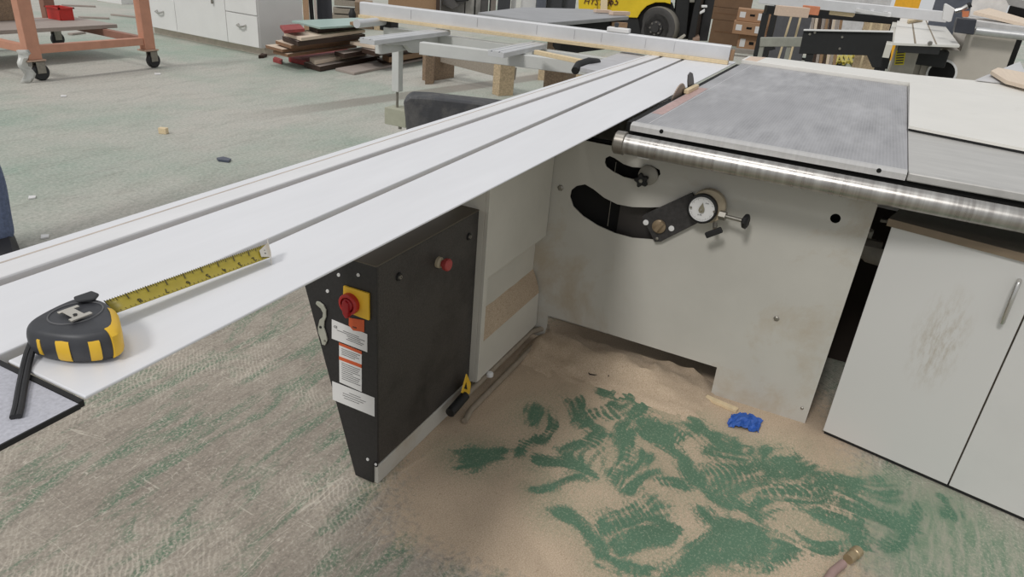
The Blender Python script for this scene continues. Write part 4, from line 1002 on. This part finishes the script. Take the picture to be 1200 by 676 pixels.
# planks pile, crates behind
pz = G(410, 40, 0); pz = pz + away(pz) * 1.6
def vbox(name, u0, u1, v0, v1, cpt, depth, mat, label, cat, group=None, bevel=.003, z0=None):
    """upright box whose front face spans these image bounds at point cpt's depth"""
    aw_ = away(cpt); rt = Vector((aw_.y, -aw_.x, 0)); a = VP(u0, (v0 + v1) / 2, cpt); b = VP(u1, (v0 + v1) / 2, cpt); z1 = VP((u0 + u1) / 2, v0, cpt).z; zz0 = VP((u0 + u1) / 2, v1, cpt).z if z0 is None else z0
    a.z = b.z = zz0
    mb = MB().prism([a, b, b + aw_ * depth, a + aw_ * depth], (0, 0, z1 - zz0))
    return solo(name, mb, mat, label, cat, group, bevel)
zc = [0, .13, .25, .36, .47, .58, .70]
for i in range(6):
    aw_ = away(pz); rt = Vector((aw_.y, -aw_.x, 0)); a = VP(389 + (i % 3) * 1.5, 20, pz); b = VP(428, 20, pz); a.z = b.z = zc[i]
    solo('weathered_plank', MB().prism([a, b, b + aw_ * .3, a + aw_ * .3], (0, 0, zc[i + 1] - zc[i] - .02 * (i % 2 + 1))), plankgrey,
         'weathered grey plank, ' + ['lowest', 'second', 'third', 'fourth', 'fifth', 'topmost'][i] + ' of the pile behind the stack', 'plank', 'weathered planks piled behind the timber stack', .004)
pz2 = pz + away(pz) * .5
vbox('wooden_crate', 416, 437, 3, 30, G(430, 34, 0), .5, chipd, 'dark chipboard box open at the front behind the fence', 'box', z0=0)
vbox('wooden_crate', 438, 462, 14, 32, G(452, 36, 0), .4, chipb, 'pale chipboard box under the fence left end', 'box', z0=0)
pk = G(480, 30, 0)
vbox('plywood_pallet', 455, 512, -20, 12, pk + away(pk) * 1.5, .8, brownboard, 'tall brown plywood crate behind the fence', 'crate', z0=0)
vbox('plywood_post', 511.5, 516, -20, 12, pk + away(pk) * 1.4, .1, walnut, 'dark timber post right of the plywood crate', 'post', z0=0)
# background machines seen above the fence
gm = pk + away(pk) * 2.2
mc = thing('grey_machine', 'grey metal machine with cables behind the fence middle', 'machine', Vector((gm.x, gm.y, 0)))
def vpart(name, u0, u1, v0, v1, cpt, depth, mat, parent, z0=None, bevel=.003):
    aw_ = away(cpt); a = VP(u0, (v0 + v1) / 2, cpt); b = VP(u1, (v0 + v1) / 2, cpt); z1 = VP((u0 + u1) / 2, v0, cpt).z; zz0 = VP((u0 + u1) / 2, v1, cpt).z if z0 is None else z0
    a.z = b.z = zz0
    return build(name, MB().prism([a, b, b + aw_ * depth, a + aw_ * depth], (0, 0, z1 - zz0)), mat, parent, bevel)
gmm = M('machine_mid_grey', (128, 126, 124), .5, .1, .15, 6)
vpart('machine_body', 517, 545, -25, 13, gm, .7, gmm, mc, 0)
vpart('machine_column', 546, 556, -25, 17, gm, .5, M('column_grey', (150, 148, 144), .5), mc, 0)
vpart('machine_column', 558, 564, -25, 17, gm + away(gm) * .05, .5, M('column_grey', (150, 148, 144), .5), mc, 0)
vpart('machine_front', 565, 573, -25, 12, gm - away(gm) * .05, .5, M('machine_dark_grey', (76, 74, 74), .5), mc, 0)
vpart('warning_strip', 576, 582, -25, 11, gm - away(gm) * .02, .3, M('worn_grey_strip', (120, 112, 106), .5), mc, 0)
build('machine_hood', MB().prism([VP(u, v, gm - away(gm) * .1) for u, v in ((520, -6), (549, -6), (546, 2), (530, 11), (518, 5))], away(gm) * .1), M('hood_grey', (92, 90, 90), .5), mc, .005)
build('machine_cable', MB().tube([VP(530, -6, gm - away(gm) * .14), VP(535, 1, gm - away(gm) * .14), VP(548, 0, gm - away(gm) * .14), VP(556, -8, gm - away(gm) * .14)], .02, 8), black, mc)
# sheet topped machine table behind the fence
tbm = thing('machine_table', 'grey sheet metal table with dark base behind the fence', 'table', G(645, 60, 0))
ptz = .86
tpts = [G(560, 14.5, ptz), G(641, 26.5, ptz), G(737, 19, ptz), G(722, 15.5, ptz), G(690, 10.5, ptz), G(612, 8.5, ptz)]
build('sheet_top', MB().prism(tpts, (0, 0, -.03)), greysheet, tbm, .004)
cenp = sum(tpts, Vector()) / 6
ap = [G(660, 22.5, ptz), G(733, 18.8, ptz), G(716, 15.5, ptz), G(650, 14, ptz)]
build('dark_apron', MB().prism([Vector((p.x, p.y, .60)) for p in ap], (0, 0, .23)), void, tbm)
q = cenp; build('table_pedestal', MB().box(q.x - .12, q.x + .12, q.y - .10, q.y + .10, 0, .83), chipd, tbm)
hk_ = G(712, 26, ptz - .08)
build('table_clamp', MB().lathe(hk_, Z, [(-.12, .03), (.0, .03), (.03, .05), (.05, .04)], 14), black, tbm)
build('table_batten', MB().bar(G(716, 28.5, .80), G(734, 29.5, .80), .04, .04), brownboard, tbm)
solo('pink_batten', MB().bar(G(697, 12.5, ptz + .017), G(715, 13.5, ptz + .017), .05, .025), pinkwood, 'short pinkish batten lying left on the grey sheet table', 'batten', None, .002)
solo('pink_batten', MB().bar(G(716, 15.2, ptz + .017), G(736, 15.6, ptz + .017), .05, .03), pinkwood, 'short pinkish batten at the right tip of the grey sheet table', 'batten', None, .002)
# cartons behind that table
bk = G(600, 30, 0); bk = bk + away(bk) * 3
for i, (u0, u1, v1, mt, nm, lb) in enumerate(((584, 599, 6, darkplastic, 'machine_cabinet', 'dark cabinet behind the grey sheet table left end'), (600, 606, 5, white_lab, 'paper_bag', 'narrow pale packet between dark cabinets'), (612, 629, 7, white_lab, 'white_carton', 'white carton behind the grey sheet table'), (630, 641, 9, M('blue_grey_bin', (84, 88, 98), .5), 'grey_bin', 'blue grey bin right of the white carton'), (642, 660, 9, darkplastic, 'machine_cabinet', 'charcoal cabinet behind the table, near the forklift'), (660, 676, 9, M('dark_grille', (70, 70, 74), .5), 'machine_cabinet', 'dark grilled cabinet touching the forklift rear'))):
    vbox(nm, u0, u1, -25, v1, bk + away(bk) * (.2 * (i % 3)), .6, mt, lb, 'carton' if 'carton' in nm else ('bag' if 'bag' in nm else ('bin' if 'bin' in nm else 'cabinet')), z0=0)

# ------------------------------------------------------------------ chipboard trestle
ts = thing('chipboard_trestle', 'low chipboard trestle on the floor beyond the sliding table', 'trestle', (6.5, 3.6, 0))
q1 = Vector((6.36, 4.02, 0)); q1b = Vector((6.80, 3.98, 0)); q2 = Vector((6.25, 3.145, 0)); q2b = Vector((6.40, 3.06, 0))
hL = VP(515, 62, q1).z
build('end_leg', MB().prism([q1, q1b, q1b + Vector((.02, .1, 0)), q1 + Vector((.02, .1, 0))], (0, 0, hL)), chipd, ts, .003)
build('end_leg', MB().prism([G(498, 99), G(508, 98.5), G(509, 96), G(499, 96.5)], (0, 0, hL)), chipd, ts, .003)
hL2 = VP(592, 70, q2).z
build('end_leg', MB().prism([q2, q2b, q2b + Vector((.05, .1, 0)), q2 + Vector((.05, .1, 0))], (0, 0, hL2)), chipb, ts, .003)
build('beam', MB().bar(q1.lerp(q1b, .5) + Z * (hL - .05), q2.lerp(q2b, .5) + Vector((.15, 0, hL - .10)), .08, .12), plankgrey, ts, .003)
bxc = G(664, 97, 0); bxa = away(bxc); bxr = Vector((bxa.y, -bxa.x, 0))
cbx = thing('chipboard_box', 'open chipboard box with pine rims under the crosscut frame', 'box', bxc)
def bq(a, d, z): return bxc + bxr * a + bxa * d + Z * z
bh = VP(664, 72, bxc).z
for nm, pts in (('box_side', ((-.33, 0), (.42, 0), (.42, .02), (-.33, .02))), ('box_side', ((-.33, .5), (.42, .5), (.42, .52), (-.33, .52))), ('box_end', ((-.33, .02), (-.31, .02), (-.31, .5), (-.33, .5))), ('box_end', ((.40, .02), (.42, .02), (.42, .5), (.40, .5)))):
    build(nm, MB().prism([bq(a, d, 0) for a, d in pts], (0, 0, bh)), chipb, cbx, .002)
build('box_rim', MB().prism([bq(-.35, -.02, bh), bq(.44, -.02, bh), bq(.44, .03, bh), bq(-.35, .03, bh)], (0, 0, .025)), pine, cbx, .002)
build('box_rim', MB().prism([bq(-.35, .49, bh), bq(.44, .49, bh), bq(.44, .54, bh), bq(-.35, .54, bh)], (0, 0, .025)), pine, cbx, .002)

# ------------------------------------------------------------------ forklift
wg = G(771, 58.5, 0); fa = away(wg); fr_ = Vector((fa.y, -fa.x, 0))
fk = thing('forklift', 'yellow forklift with black mast parked in the background', 'forklift', wg)
def fpoly(name, px, mat, depth, off_=0, parent=None, bevel=.01): 
    c_ = wg + fa * off_; return build(name, MB().prism([VP(u, v, c_) for u, v in px], fa * depth), mat, parent or fk, bevel)
body = fpoly('body', [(677, -45), (678, 11), (688, 18), (747, 21), (751, 14), (758, 7), (768, 3), (779, 3), (786, 5), (787, -45)], yellow2, 1.1)
fpoly('wheel_arch', [(747, 22), (751, 14.5), (758, 7.5), (768, 3.7), (779, 3.7), (788, 6), (794, 24), (794, 44), (740, 44)], void, .9, .06)
fpoly('chassis', [(690, 18.5), (748, 21.5), (752, 46), (692, 40)], black, 1.0, .03)
fpoly('body_seam', [(762 - 63, 0 - 45), (700 - .5, 18), (700.5, 18), (700, -45)], M('seam_dark_yellow', (150, 128, 30)), .01, -.012, body, 0)
mb = MB(); o0 = VP(683.5, 4.2, wg - fa * .012); mb.text('HYSTER', .135, o0, fr_, Z, .003, 'LEFT', .2)
o1 = VP(713, 5.2, wg - fa * .012); mb.text('65', .16, o1, fr_, Z, .003, 'LEFT', .2); build('lettering', mb, M('dark_red_lettering', (74, 30, 26), .5), body)
wax = (-fa * math.cos(.35) - fr_ * math.sin(.35)).normalized()
wc = VP(769, 33, wg - fa * .02); wr = wc.z * .99
whl = build('wheel', MB().lathe(wc - wax * .22, wax, [(0, wr * .7), (0, wr * .95), (.02, wr), (.2, wr), (.22, wr * .95), (.215, wr * .68)], 40), M('dusty_tyre', (118, 114, 106), .8), fk)
build('tyre_wall', MB().lathe(wc, wax, [(0, wr * .96), (.004, wr * .94), (.008, wr * .8), (.0, wr * .66)], 40), M('tyre_wall', (66, 64, 63), .7), whl)
build('rim', MB().lathe(wc - wax * .03, wax, [(0, wr * .70), (.02, wr * .68), (-.03, wr * .5), (-.03, wr * .36), (.06, wr * .34), (.07, wr * .22), (.10, wr * .2)], 30), M('dark_rim', (48, 46, 46), .6), whl)
hb = MB()
for k_ in range(8):
    a = k_ * math.pi / 4; d, x_, y_ = hb.frame(wax); c_ = wc + wax * .03 + (x_ * math.cos(a) + y_ * math.sin(a)) * wr * .28; hb.lathe(c_, wax, [(0, .018), (.02, .016)], 8)
build('hub_nut', hb, M('hub_grey', (112, 108, 104), .5, .3), whl)
fpoly('mast_rail', [(788, 46), (797, -40), (812, -40), (804, 46)], black, .12, .05)
fpoly('mast_rail', [(806, 47), (822, -40), (828, -40), (814, 47)], black, .12, -.05)
fpoly('mast_rail', [(818, 48), (833, -40), (845, -40), (829, 48)], M('mast_black', (34, 33, 34), .5), .2, .25)
fpoly('lift_cylinder', [(813, 47), (824, -40), (829, -40), (820, 47)], M('mast_brown_steel', (84, 72, 64), .5, .3), .08, .3)
fpoly('mast_backing', [(787, 46), (795, -40), (842, -40), (828, 46)], void, .1, .5)
fpoly('mast_bracket', [(822, 6), (829, 6), (829, 9), (822, 9)], white_lab, .04, -.08)
fpoly('mast_bracket', [(820, 14), (826, 10), (826, 14), (820, 17)], white_lab, .04, -.08)
fpoly('hydraulic_block', [(808, -8), (815, -8), (814, 3), (808, 3)], steel, .08, -.1)
fpoly('foot_step', [(793, 46), (802, 40), (804, 42), (797, 48)], M('pale_step', (170, 165, 155)), .1, -.1)
fpoly('fork', [(812, 46), (820, 43), (820, 48), (812, 49)], M('rusty_fork', (140, 116, 100)), .5, -.3)
st_ = G(706, 40, 0); 
solo('propped_plank', MB().prism([VP(u, v, wg - fa * .1) for u, v in ((703, 30), (711, 30), (714, -45), (706, -45))], -fa * .04), pine, 'pale plank propped upright against the yellow forklift', 'plank')

# ------------------------------------------------------------------ cartons
cw = G(860, 60, 0); ca = away(cw)
for i in range(3):
    vs0 = [(830, 878, 24, 48), (830, 878, 9, 24.5), (832, 880, -22, 9.5)][i]
    c_ = cw + ca * .9; a = VP(vs0[0], vs0[3] + 2, c_); b = VP(vs0[1], vs0[3] + 2, c_); z0 = 0 if i == 0 else bt_top; z1 = VP(850, vs0[2], c_).z
    bt_top = z1; a.z = b.z = z0; t = thing('brown_carton', ['brown carton lowest in the tall stack beside the forklift mast', 'brown carton middle of the tall stack beside the forklift mast', 'brown carton topmost of the tall stack beside the mast'][i], 'carton', (a + b) / 2, 'tall stack of brown cartons')
    build('carton_body', MB().prism([a, b, b + ca * .7, a + ca * .7], (0, 0, z1 - z0 - .004)), cardd, t, .006)
    build('packing_tape', MB().prism([a.lerp(b, .1) - ca * .002 + Z * ((z1 - z0) * .5), b.lerp(a, .1) - ca * .002 + Z * ((z1 - z0) * .5), b.lerp(a, .1) - ca * .002 + Z * ((z1 - z0) * .56), a.lerp(b, .1) - ca * .002 + Z * ((z1 - z0) * .56)], ca * .002), M('carton_tape', (108, 78, 54)), t)
for i, (u0, u1, vt, vb) in enumerate(((863, 897, 41, 55), (857, 896, 26, 42), (862, 899, 11, 27))):
    c_ = cw - ca * .1 * (i == 1); a = VP(u0, vb, c_); b = VP(u1, vb + 3, c_); z1 = VP((u0 + u1) / 2, vt, c_).z; z0 = cb_top if i else 0.0; cb_top = z1
    a.z = b.z = z0
    t = thing('cardboard_box', ['small cardboard box with white labels, lowest of three', 'cardboard box with white labels in the middle of three', 'cardboard box with white labels, topmost of three'][i], 'box', (a + b) / 2, 'labelled cardboard boxes')
    h_ = z1 - z0
    build('box_body', MB().prism([a, b, b + ca * .5, a + ca * .5], (0, 0, h_ - .004)), card, t, .006)
    def face(t0, t1, h0, h1): return [a.lerp(b, t0) - ca * .003 + Z * h_ * h0, a.lerp(b, t1) - ca * .003 + Z * h_ * h0, a.lerp(b, t1) - ca * .003 + Z * h_ * h1, a.lerp(b, t0) - ca * .003 + Z * h_ * h1]
    build('box_label', MB().prism(face(.08, .26, .3, .75), ca * .003), white_lab, t); build('box_label', MB().prism(face(.66, .92, .2, .75), ca * .003), white_lab, t)
    build('hand_hole', MB().prism(face(.40, .56, .45, .62), ca * .003), void, t)
a = VP(905, 58, cw + ca * .1); 
vbox('tan_carton', 899, 911, 14, 44, cw + ca * .75, .4, card, 'tan carton right of the labelled cardboard boxes', 'box', z0=0)

# ------------------------------------------------------------------ black rack with wood
R0 = G(900, 60, 0); ra = away(R0)
rp = Vector((10.8, 1.45, 0))
rk_ = thing('steel_rack', 'black steel rack holding timber offcuts behind the saws', 'rack', rp)
pA, pB = G(897, 11, .87), G(1052, 24, .87)
rdir = (pB - pA).normalized()
build('rack_beam', MB().bar(pA, pB, .10, .10), black, rk_, .005)
build('rack_beam', MB().bar(pA + X * .9 + Z * 0, pB + X * .9, .08, .08), black, rk_, .005)
for t_ in (.01, .99): 
    for dx in (0, .9):
        q = pA.lerp(pB, t_) + X * dx; build('rack_post', MB().box(q.x - .04, q.x + .04, q.y - .04, q.y + .04, .0, .83), black, rk_, .004)
build('rack_foot', MB().bar(VX(892, 58, pA.x - .1), VX(908, 54, pA.x - .1), .08, .08), black, rk_)
items = [((910, 12, 946, 15), .09, .09, pinkwood, 'long pinkish timber lying on the black rack'), ((940, 11, 960, 13), .09, .085, M('orange_end', (205, 130, 95), .7), 'orange ended timber on the black rack'), ((960, 9, 978, 11), .08, .06, walnut, 'dark strips lying on the black rack middle')]
for (u0, v0, u1, v1), w_, h_, mt, lb in items: solo('rack_timber', MB().bar(G(u0, v0, .98), G(u1, v1, .98), w_, h_), mt, lb, 'timber', None, .004)
c_ = G(987, 15, .95); solo('timber_block', MB().box(c_.x - .15, c_.x + .25, c_.y - .13, c_.y + .13, .921, 1.06), pine, 'square ended pine block lying across the black rack beam', 'block', None, .005)
fm = [G(1004, 10, 1.0), G(1042, 16, 1.0)]
solo('metal_frame', MB().bar(fm[0], fm[1], .03, .03).bar(fm[0] + Vector((-.5, .0, 0)), fm[1] + Vector((-.5, 0, 0)), .03, .03).bar(fm[0], fm[0] + Vector((-.5, 0, 0)), .03, .03).bar(fm[1], fm[1] + Vector((-.5, 0, 0)), .03, .03).bar(fm[0].lerp(fm[1], .5), fm[0].lerp(fm[1], .5) + Vector((-.5, 0, 0)), .03, .03), white_lab, 'thin white metal frame resting on the right of the black rack', 'frame')
# boards leaning under the rack
lb_names = ['first', 'second', 'third', 'fourth', 'fifth', 'sixth', 'seventh', 'eighth', 'ninth']
cen2 = VX(985, 40, 11.9); cen2.z = 0
cols = [greyboard, beigeboard, walnut, greyboard, brownboard, walnut, beigeboard, greyboard, brownboard]
for i in range(9):
    u0 = 950 + i * 4.2; a2 = VP(u0 + 2, 17, cen2); b2 = VP(u0 + 5.6, 17, cen2); a = VP(u0 - 3, 62, cen2); b = VP(u0 + .8, 62, cen2); a.z = b.z = 0; a2.z = b2.z = min(a2.z, .80); aw_ = away(cen2)
    solo('stored_board', MB().hexa([a, b, b + aw_ * .2, a + aw_ * .2, a2, b2, b2 + aw_ * .2, a2 + aw_ * .2]), cols[i], 'narrow board standing under the black rack, ' + lb_names[i] + ' from its left', 'board', 'boards standing under the black rack', .003)
for i, (ub, ut) in enumerate(((917, 928), (931, 939), (1018, 1024), (1034, 1036))):
    cst = G(ub, 62, 0) if i < 2 else cen2 - away(cen2) * .35; c3 = Vector((11.6, cst.y * 11.6 / cst.x, 0)); a = VP(ub, 45, c3); a.z = .012; b = VP(ut, 17, c3); 
    solo('wood_stick', MB().bar(a, b, .045, .03), pine, 'pale stick leaning under the black rack, ' + ['leftmost', 'second from left', 'third from left', 'rightmost'][i], 'stick', 'sticks leaning under the black rack', .003)
mach = G(935, 60, 0); 
vbox('dark_cabinet', 908, 950, 14, 42, Vector((12.6, 1.75, 0)), .5, M('dark_slate_cabinet', (84, 84, 88), .5), 'dark slate cabinet in the shade behind the black rack', 'cabinet', z0=0)
vbox('tan_crate', 1012, 1046, 24, 36, Vector((12.4, .35, 0)), .5, chipb, 'tan crate under the right end of black rack', 'crate', z0=0)

# ------------------------------------------------------------------ second saw at the right
s2_ = thing('second_panel_saw', 'second panel saw in the background with white sliding table', 'saw', (8.0, -.8, 0))
XS = 7.75
ca_, cb2 = G(1047, 50, .87), G(1125, 53, .87); fa_, fb_ = G(1053, 16, .87), G(1099, 19, .87)
deck = build('slider_deck', MB().prism([ca_, cb2, fb_, fa_], (0, 0, -.02)), melamine, s2_, .002)
for t0, t1 in ((.30, .33), (.62, .645)): build('slider_slot', MB().prism([ca_.lerp(cb2, t0) + Z * .0005, ca_.lerp(cb2, t1) + Z * .0005, fa_.lerp(fb_, t1) + Z * .0005, fa_.lerp(fb_, t0) + Z * .0005], (0, 0, .001)), dirt_groove, deck)
end = build('slider_end', MB().prism([ca_.lerp(cb2, .1) - Z * .022 + X * .03, ca_.lerp(cb2, .72) - Z * .022 + X * .03, ca_.lerp(cb2, .72) - Z * .085 + X * .03, ca_.lerp(cb2, .1) - Z * .075 + X * .03], (.3, 0, 0)), black, s2_, .004)
build('end_bolt', MB().lathe(VX(1090, 51, 7.05), -X, [(-.03, .02), (.01, .015)], 10), steel, end)
build('side_rail', MB().prism([ca_ - Z * .02, ca_ - Z * .12, fa_ - Z * .12, fa_ - Z * .02], (0, .05, 0)), graypaint2, s2_)
def XP(px, x): return [VX(u, v, x) for u, v in px]
b2 = MB().prism([Vector((7.5, p.y, p.z)) for p in XP([(1060, 52), (1044, 88)], 7.5)] + [Vector((7.5, VX(1100, 100, 7.5).y, 0)), Vector((7.5, VX(1100, 100, 7.5).y, .80))], (.3, 0, 0))
yL, yM, yR = VX(1053, 75, XS).y, VX(1082, 70, XS).y, VX(1192, 45, XS).y
z2 = VX(1150, 41, XS).z
build('front_panel', MB().prism([(XS, yR, 0), (XS, yM, 0), (XS, yM, .80), (XS, -.73, .80), (XS, -.73, z2), (XS, yR, z2)], (.01, 0, 0)), M('second_saw_grey', (182, 175, 165), .5, 0, .08, 3), s2_, .003)
build('control_box', MB().box(XS - .25, XS + .3, VX(1073, 75, XS - .25).y, VX(1045, 75, XS - .25).y, 0, .80), M('second_saw_beige', (176, 170, 160), .5), s2_, .004)
build('body_shell', MB().prism([(XS + .02, yR + .02, 0), (XS + .02, yL, 0), (XS + .02, yL, .79), (XS + .02, -.74, .79), (XS + .02, -.74, z2 - .005), (XS + .02, yR + .02, z2 - .005)], (1.4, 0, 0)), M('second_saw_grey', (168, 162, 152)), s2_)
lbp = VX(1057, 64, XS - .252); w_ = .10
yl = build('warning_label', MB().prism([VX(u, v, XS - .2525) for u, v in ((1050, 59), (1062, 58), (1059, 76), (1048, 76))], (.002, 0, 0)), paper_yellow, s2_)
tx2 = MB()
for k_ in range(5): tx2.bar(VX(1051 - k_ * .4, 62 + k_ * 3, XS - .2535), VX(1060 - k_ * .4, 61.5 + k_ * 3, XS - .2535), .012, .001, X)
build('label_lettering', tx2, ink, yl)
build('red_symbol', MB().lathe(VX(1063, 57, XS - .252), -X, [(0, .03), (.003, .03)], 16), M('symbol_red', (150, 50, 46)), s2_)
pc2 = VX(1103, 86, XS)
build('dust_port', MB().lathe(pc2 + X * .003, -X, [(0, .125), (.03, .125), (.03, .108), (.004, .105)], 24), white_lab, s2_)
build('port_hollow', MB().lathe(pc2 + X * .001, -X, [(0, .112), (.012, .112)], 24), void, s2_)
mb = MB()
for (u, v) in ((1078, 66), (1083, 62), (1092, 60), (1100, 58)): mb.lathe(VX(u, v, XS - .1), -X, [(0, .03), (.05, .025), (.06, .015)], 10)
build('adjuster_knob', mb, steel, s2_)
build('black_motor', MB().box(XS - .25, XS - .02, VX(1112, 55, XS).y, VX(1076, 55, XS).y, .66, .80), black, s2_, .01)
# its round rail, bracket and table edge
ra0, ra1 = VX(1143, 36, XS - .1), VX(1215, 44, XS - .1)
build('guide_rail', MB().cyl(ra0, ra1, .034, 20), M('second_rail', (190, 190, 190), .35, .6), s2_)
build('table_edge', MB().prism([VX(1143, 24, XS - .02), VX(1215, 34, XS - .02), VX(1215, 41, XS - .02), VX(1143, 31, XS - .02)], (1.3, 0, 0)), M('second_table_edge', (196, 194, 192), .4, .2), s2_, .003)
build('rail_bracket', MB().prism(XP([(1122, 21), (1145, 23), (1141, 41), (1118, 38)], XS - .22), (.2, 0, 0)), M('bracket_black', (48, 50, 58), .5), s2_, .006)
build('fence_head', MB().prism(XP([(1104, 23), (1107, 5), (1109, 4), (1119, 10), (1115, 25), (1112, 26)], XS + .1), (.1, 0, 0)), white_lab, s2_, .006)
build('clamp_lever', MB().tube(XP([(1119, 13), (1127, 11), (1134, 7)], XS + .05), .02, 8), chrome, s2_)
build('lever_tip', MB().cyl(VX(1134, 7, XS + .05), VX(1138, 5, XS + .05), .025, 10), black, s2_)
build('orange_pointer', MB().prism(XP([(1128, 13), (1136, 13), (1135, 20), (1128, 20)], XS + .02), (.06, 0, 0)), M('orange_pointer', (206, 124, 84)), s2_)
# crosscut fence bar of the second saw
build('fence_bar', MB().bar(G(890, -2, 1.02), G(1110, 20, 1.02), .09, .11), alu2, s2_, .006)
solo('wood_offcut', MB().prism([G(1063, 25.5, .876), G(1081, 23, .876), G(1081, 25, .876), G(1064, 27.5, .876)], (0, 0, .03)), pine, 'small pale offcut on the second saw sliding table', 'offcut', None, .002)
# black crosscut cover in front of the rack
bcv = thing('black_cover', 'large black metal cover panel left of the second saw', 'cover', (7.1, .2, .4))
bpx = [(942, 35), (1047, 37), (1044, 66), (1040, 81), (1022, 79), (1016, 65), (936, 63)]
cvr = build('cover_sheet', MB().prism(XP(bpx, 7.15), (.04, 0, 0)), black, bcv, .004)
build('cover_lip', MB().bar(VX(942, 35, 7.15), VX(1047, 37, 7.15), .05, .012), white_lab, cvr)
for u, v in ((949, 40), (955, 38), (987, 43.5), (984, 57)): build('cover_bolt', MB().lathe(VX(u, v, 7.15), -X, [(0, .012), (.008, .01)], 10), steel, cvr)
build('cover_strut', MB().box(7.16, 7.22, VX(1035, 60, 7.15).y - .03, VX(1035, 60, 7.15).y + .03, 0, .74), black, bcv)
build('cover_strut', MB().box(7.16, 7.22, VX(950, 60, 7.15).y - .03, VX(950, 60, 7.15).y + .03, 0, .74), black, bcv)
gb = thing('grey_beam', 'grey steel beam on short struts left of the black cover', 'beam', VX(915, 60, 7.6))
build('beam_bar', MB().bar(VX(891, 49, 7.6), VX(943, 49, 7.6), .06, .085), M('grey_green_steel', (146, 146, 136), .5), gb, .004)
for u in (894, 926): q = VX(u, 50, 7.6); build('beam_strut', MB().box(q.x - .02, q.x + .02, q.y - .02, q.y + .02, 0, q.z - .03), M('grey_green_steel', (146, 146, 136)), gb)
# yellow cables on the floor
pts = []
for k_ in range(110):
    u = 958 + (k_ % 56) * 1.1 if k_ < 56 else 1018 - (k_ - 56) * 1.05
    pts.append(G(u, 69 + 4.5 * math.sin(k_ * .62) + (1 if k_ > 55 else 0), .03 + .03 * (k_ > 55) + .012 * math.sin(k_ * .9)))
solo('extension_cord', MB().tube(pts, .024, 6), cablem, 'yellow extension cord tangled on the floor under the black cover', 'cord')
solo('floor_cable', MB().tube([G(880, 58, .02), G(905, 63, .02), G(922, 66.5, .02), G(950, 70, .02), G(985, 76, .02)], .02, 6), black, 'thin black cable lying on floor behind the outfeed table', 'cable')
cA, cB = G(858, 61.5, .05), G(900, 66, .05)
solo('steel_channel', MB().prism([cA, cB, cB + Z * .07, cA + Z * .07], (.12, .03, 0)), M('channel_grey', (140, 134, 126), .5), 'grey steel channel on the floor in front of the labelled boxes', 'channel', None, .004)
# items on the far right top
solo('upright_sheet', MB().prism(XP([(1136, 19), (1146, -30), (1164, -30), (1182, 6), (1176, 22)], 8.9), (.05, 0, 0)), M('pale_sheet', (214, 210, 206), .5), 'large pale sheet standing on the second saw table', 'sheet', None, .003)
solo('cream_board', MB().prism([VX(1140, 17, 8.2), VX(1158, 13, 8.8), VX(1205, 27, 8.5), VX(1205, 33, 8.1)], (0, 0, .03)), beigeboard, 'cream board lying on the second saw table edge', 'board', None, .002)
vbox('black_bin', 1180, 1210, 8, 24, VX(1190, 30, 9.2), .4, void, 'black open box at the far right edge', 'box', z0=0)
solo('grey_rail', MB().bar(VX(1160, -4, 9.0), VX(1215, 9, 9.0), .12, .07), M('grey_bar', (150, 148, 146), .5), 'grey aluminium bar above the black box at far right', 'bar', None, .004)
vbox('dark_machine', 1098, 1143, -25, 13, Vector((10.6, -1.35, 0)), .6, M('dark_blue_grey', (78, 82, 92), .5), 'dark blue grey machine housing behind the second saw', 'machine', z0=0)
oc = VX(1065, 2, 15.5)
vbox('orange_case', 1052, 1082, -20, 4, Vector((15.5, -.6, 0)), .6, orangem, 'orange yellow case far behind the second saw', 'case', z0=0)
vbox('white_machine', 905, 1048, -25, 4, Vector((17.5, 1.0, 0)), .6, M('pale_grey_housing', (190, 190, 192), .5), 'pale grey machine housing far behind the black rack', 'machine', z0=0)

# ------------------------------------------------------------------ light
w = bpy.data.worlds.new('hall_light'); SC.world = w; w.use_nodes = True
bg = w.node_tree.nodes['Background']; bg.inputs[0].default_value = (.97, .985, 1.0, 1); bg.inputs[1].default_value = .56
for nm, e_, d_ in (('roof_light', .45, (.15, -.13, -1)), ('roof_light', 1.2, (1.0, -.13, -1))):
    sun = bpy.data.lights.new(nm, 'SUN'); sun.energy = e_; sun.angle = math.radians(11); sun.color = (1, .98, .95)
    so_ = bpy.data.objects.new(nm, sun); COL.objects.link(so_); so_.location = (0, 3, 8)
    so_.rotation_euler = Vector(d_).to_track_quat('-Z', 'Y').to_euler()
SC.view_settings.view_transform = 'Standard'; SC.view_settings.look = 'None'; SC.view_settings.exposure = 0; SC.view_settings.gamma = 1
SC.view_settings.use_curve_mapping = False
SC.cycles.use_denoising = True
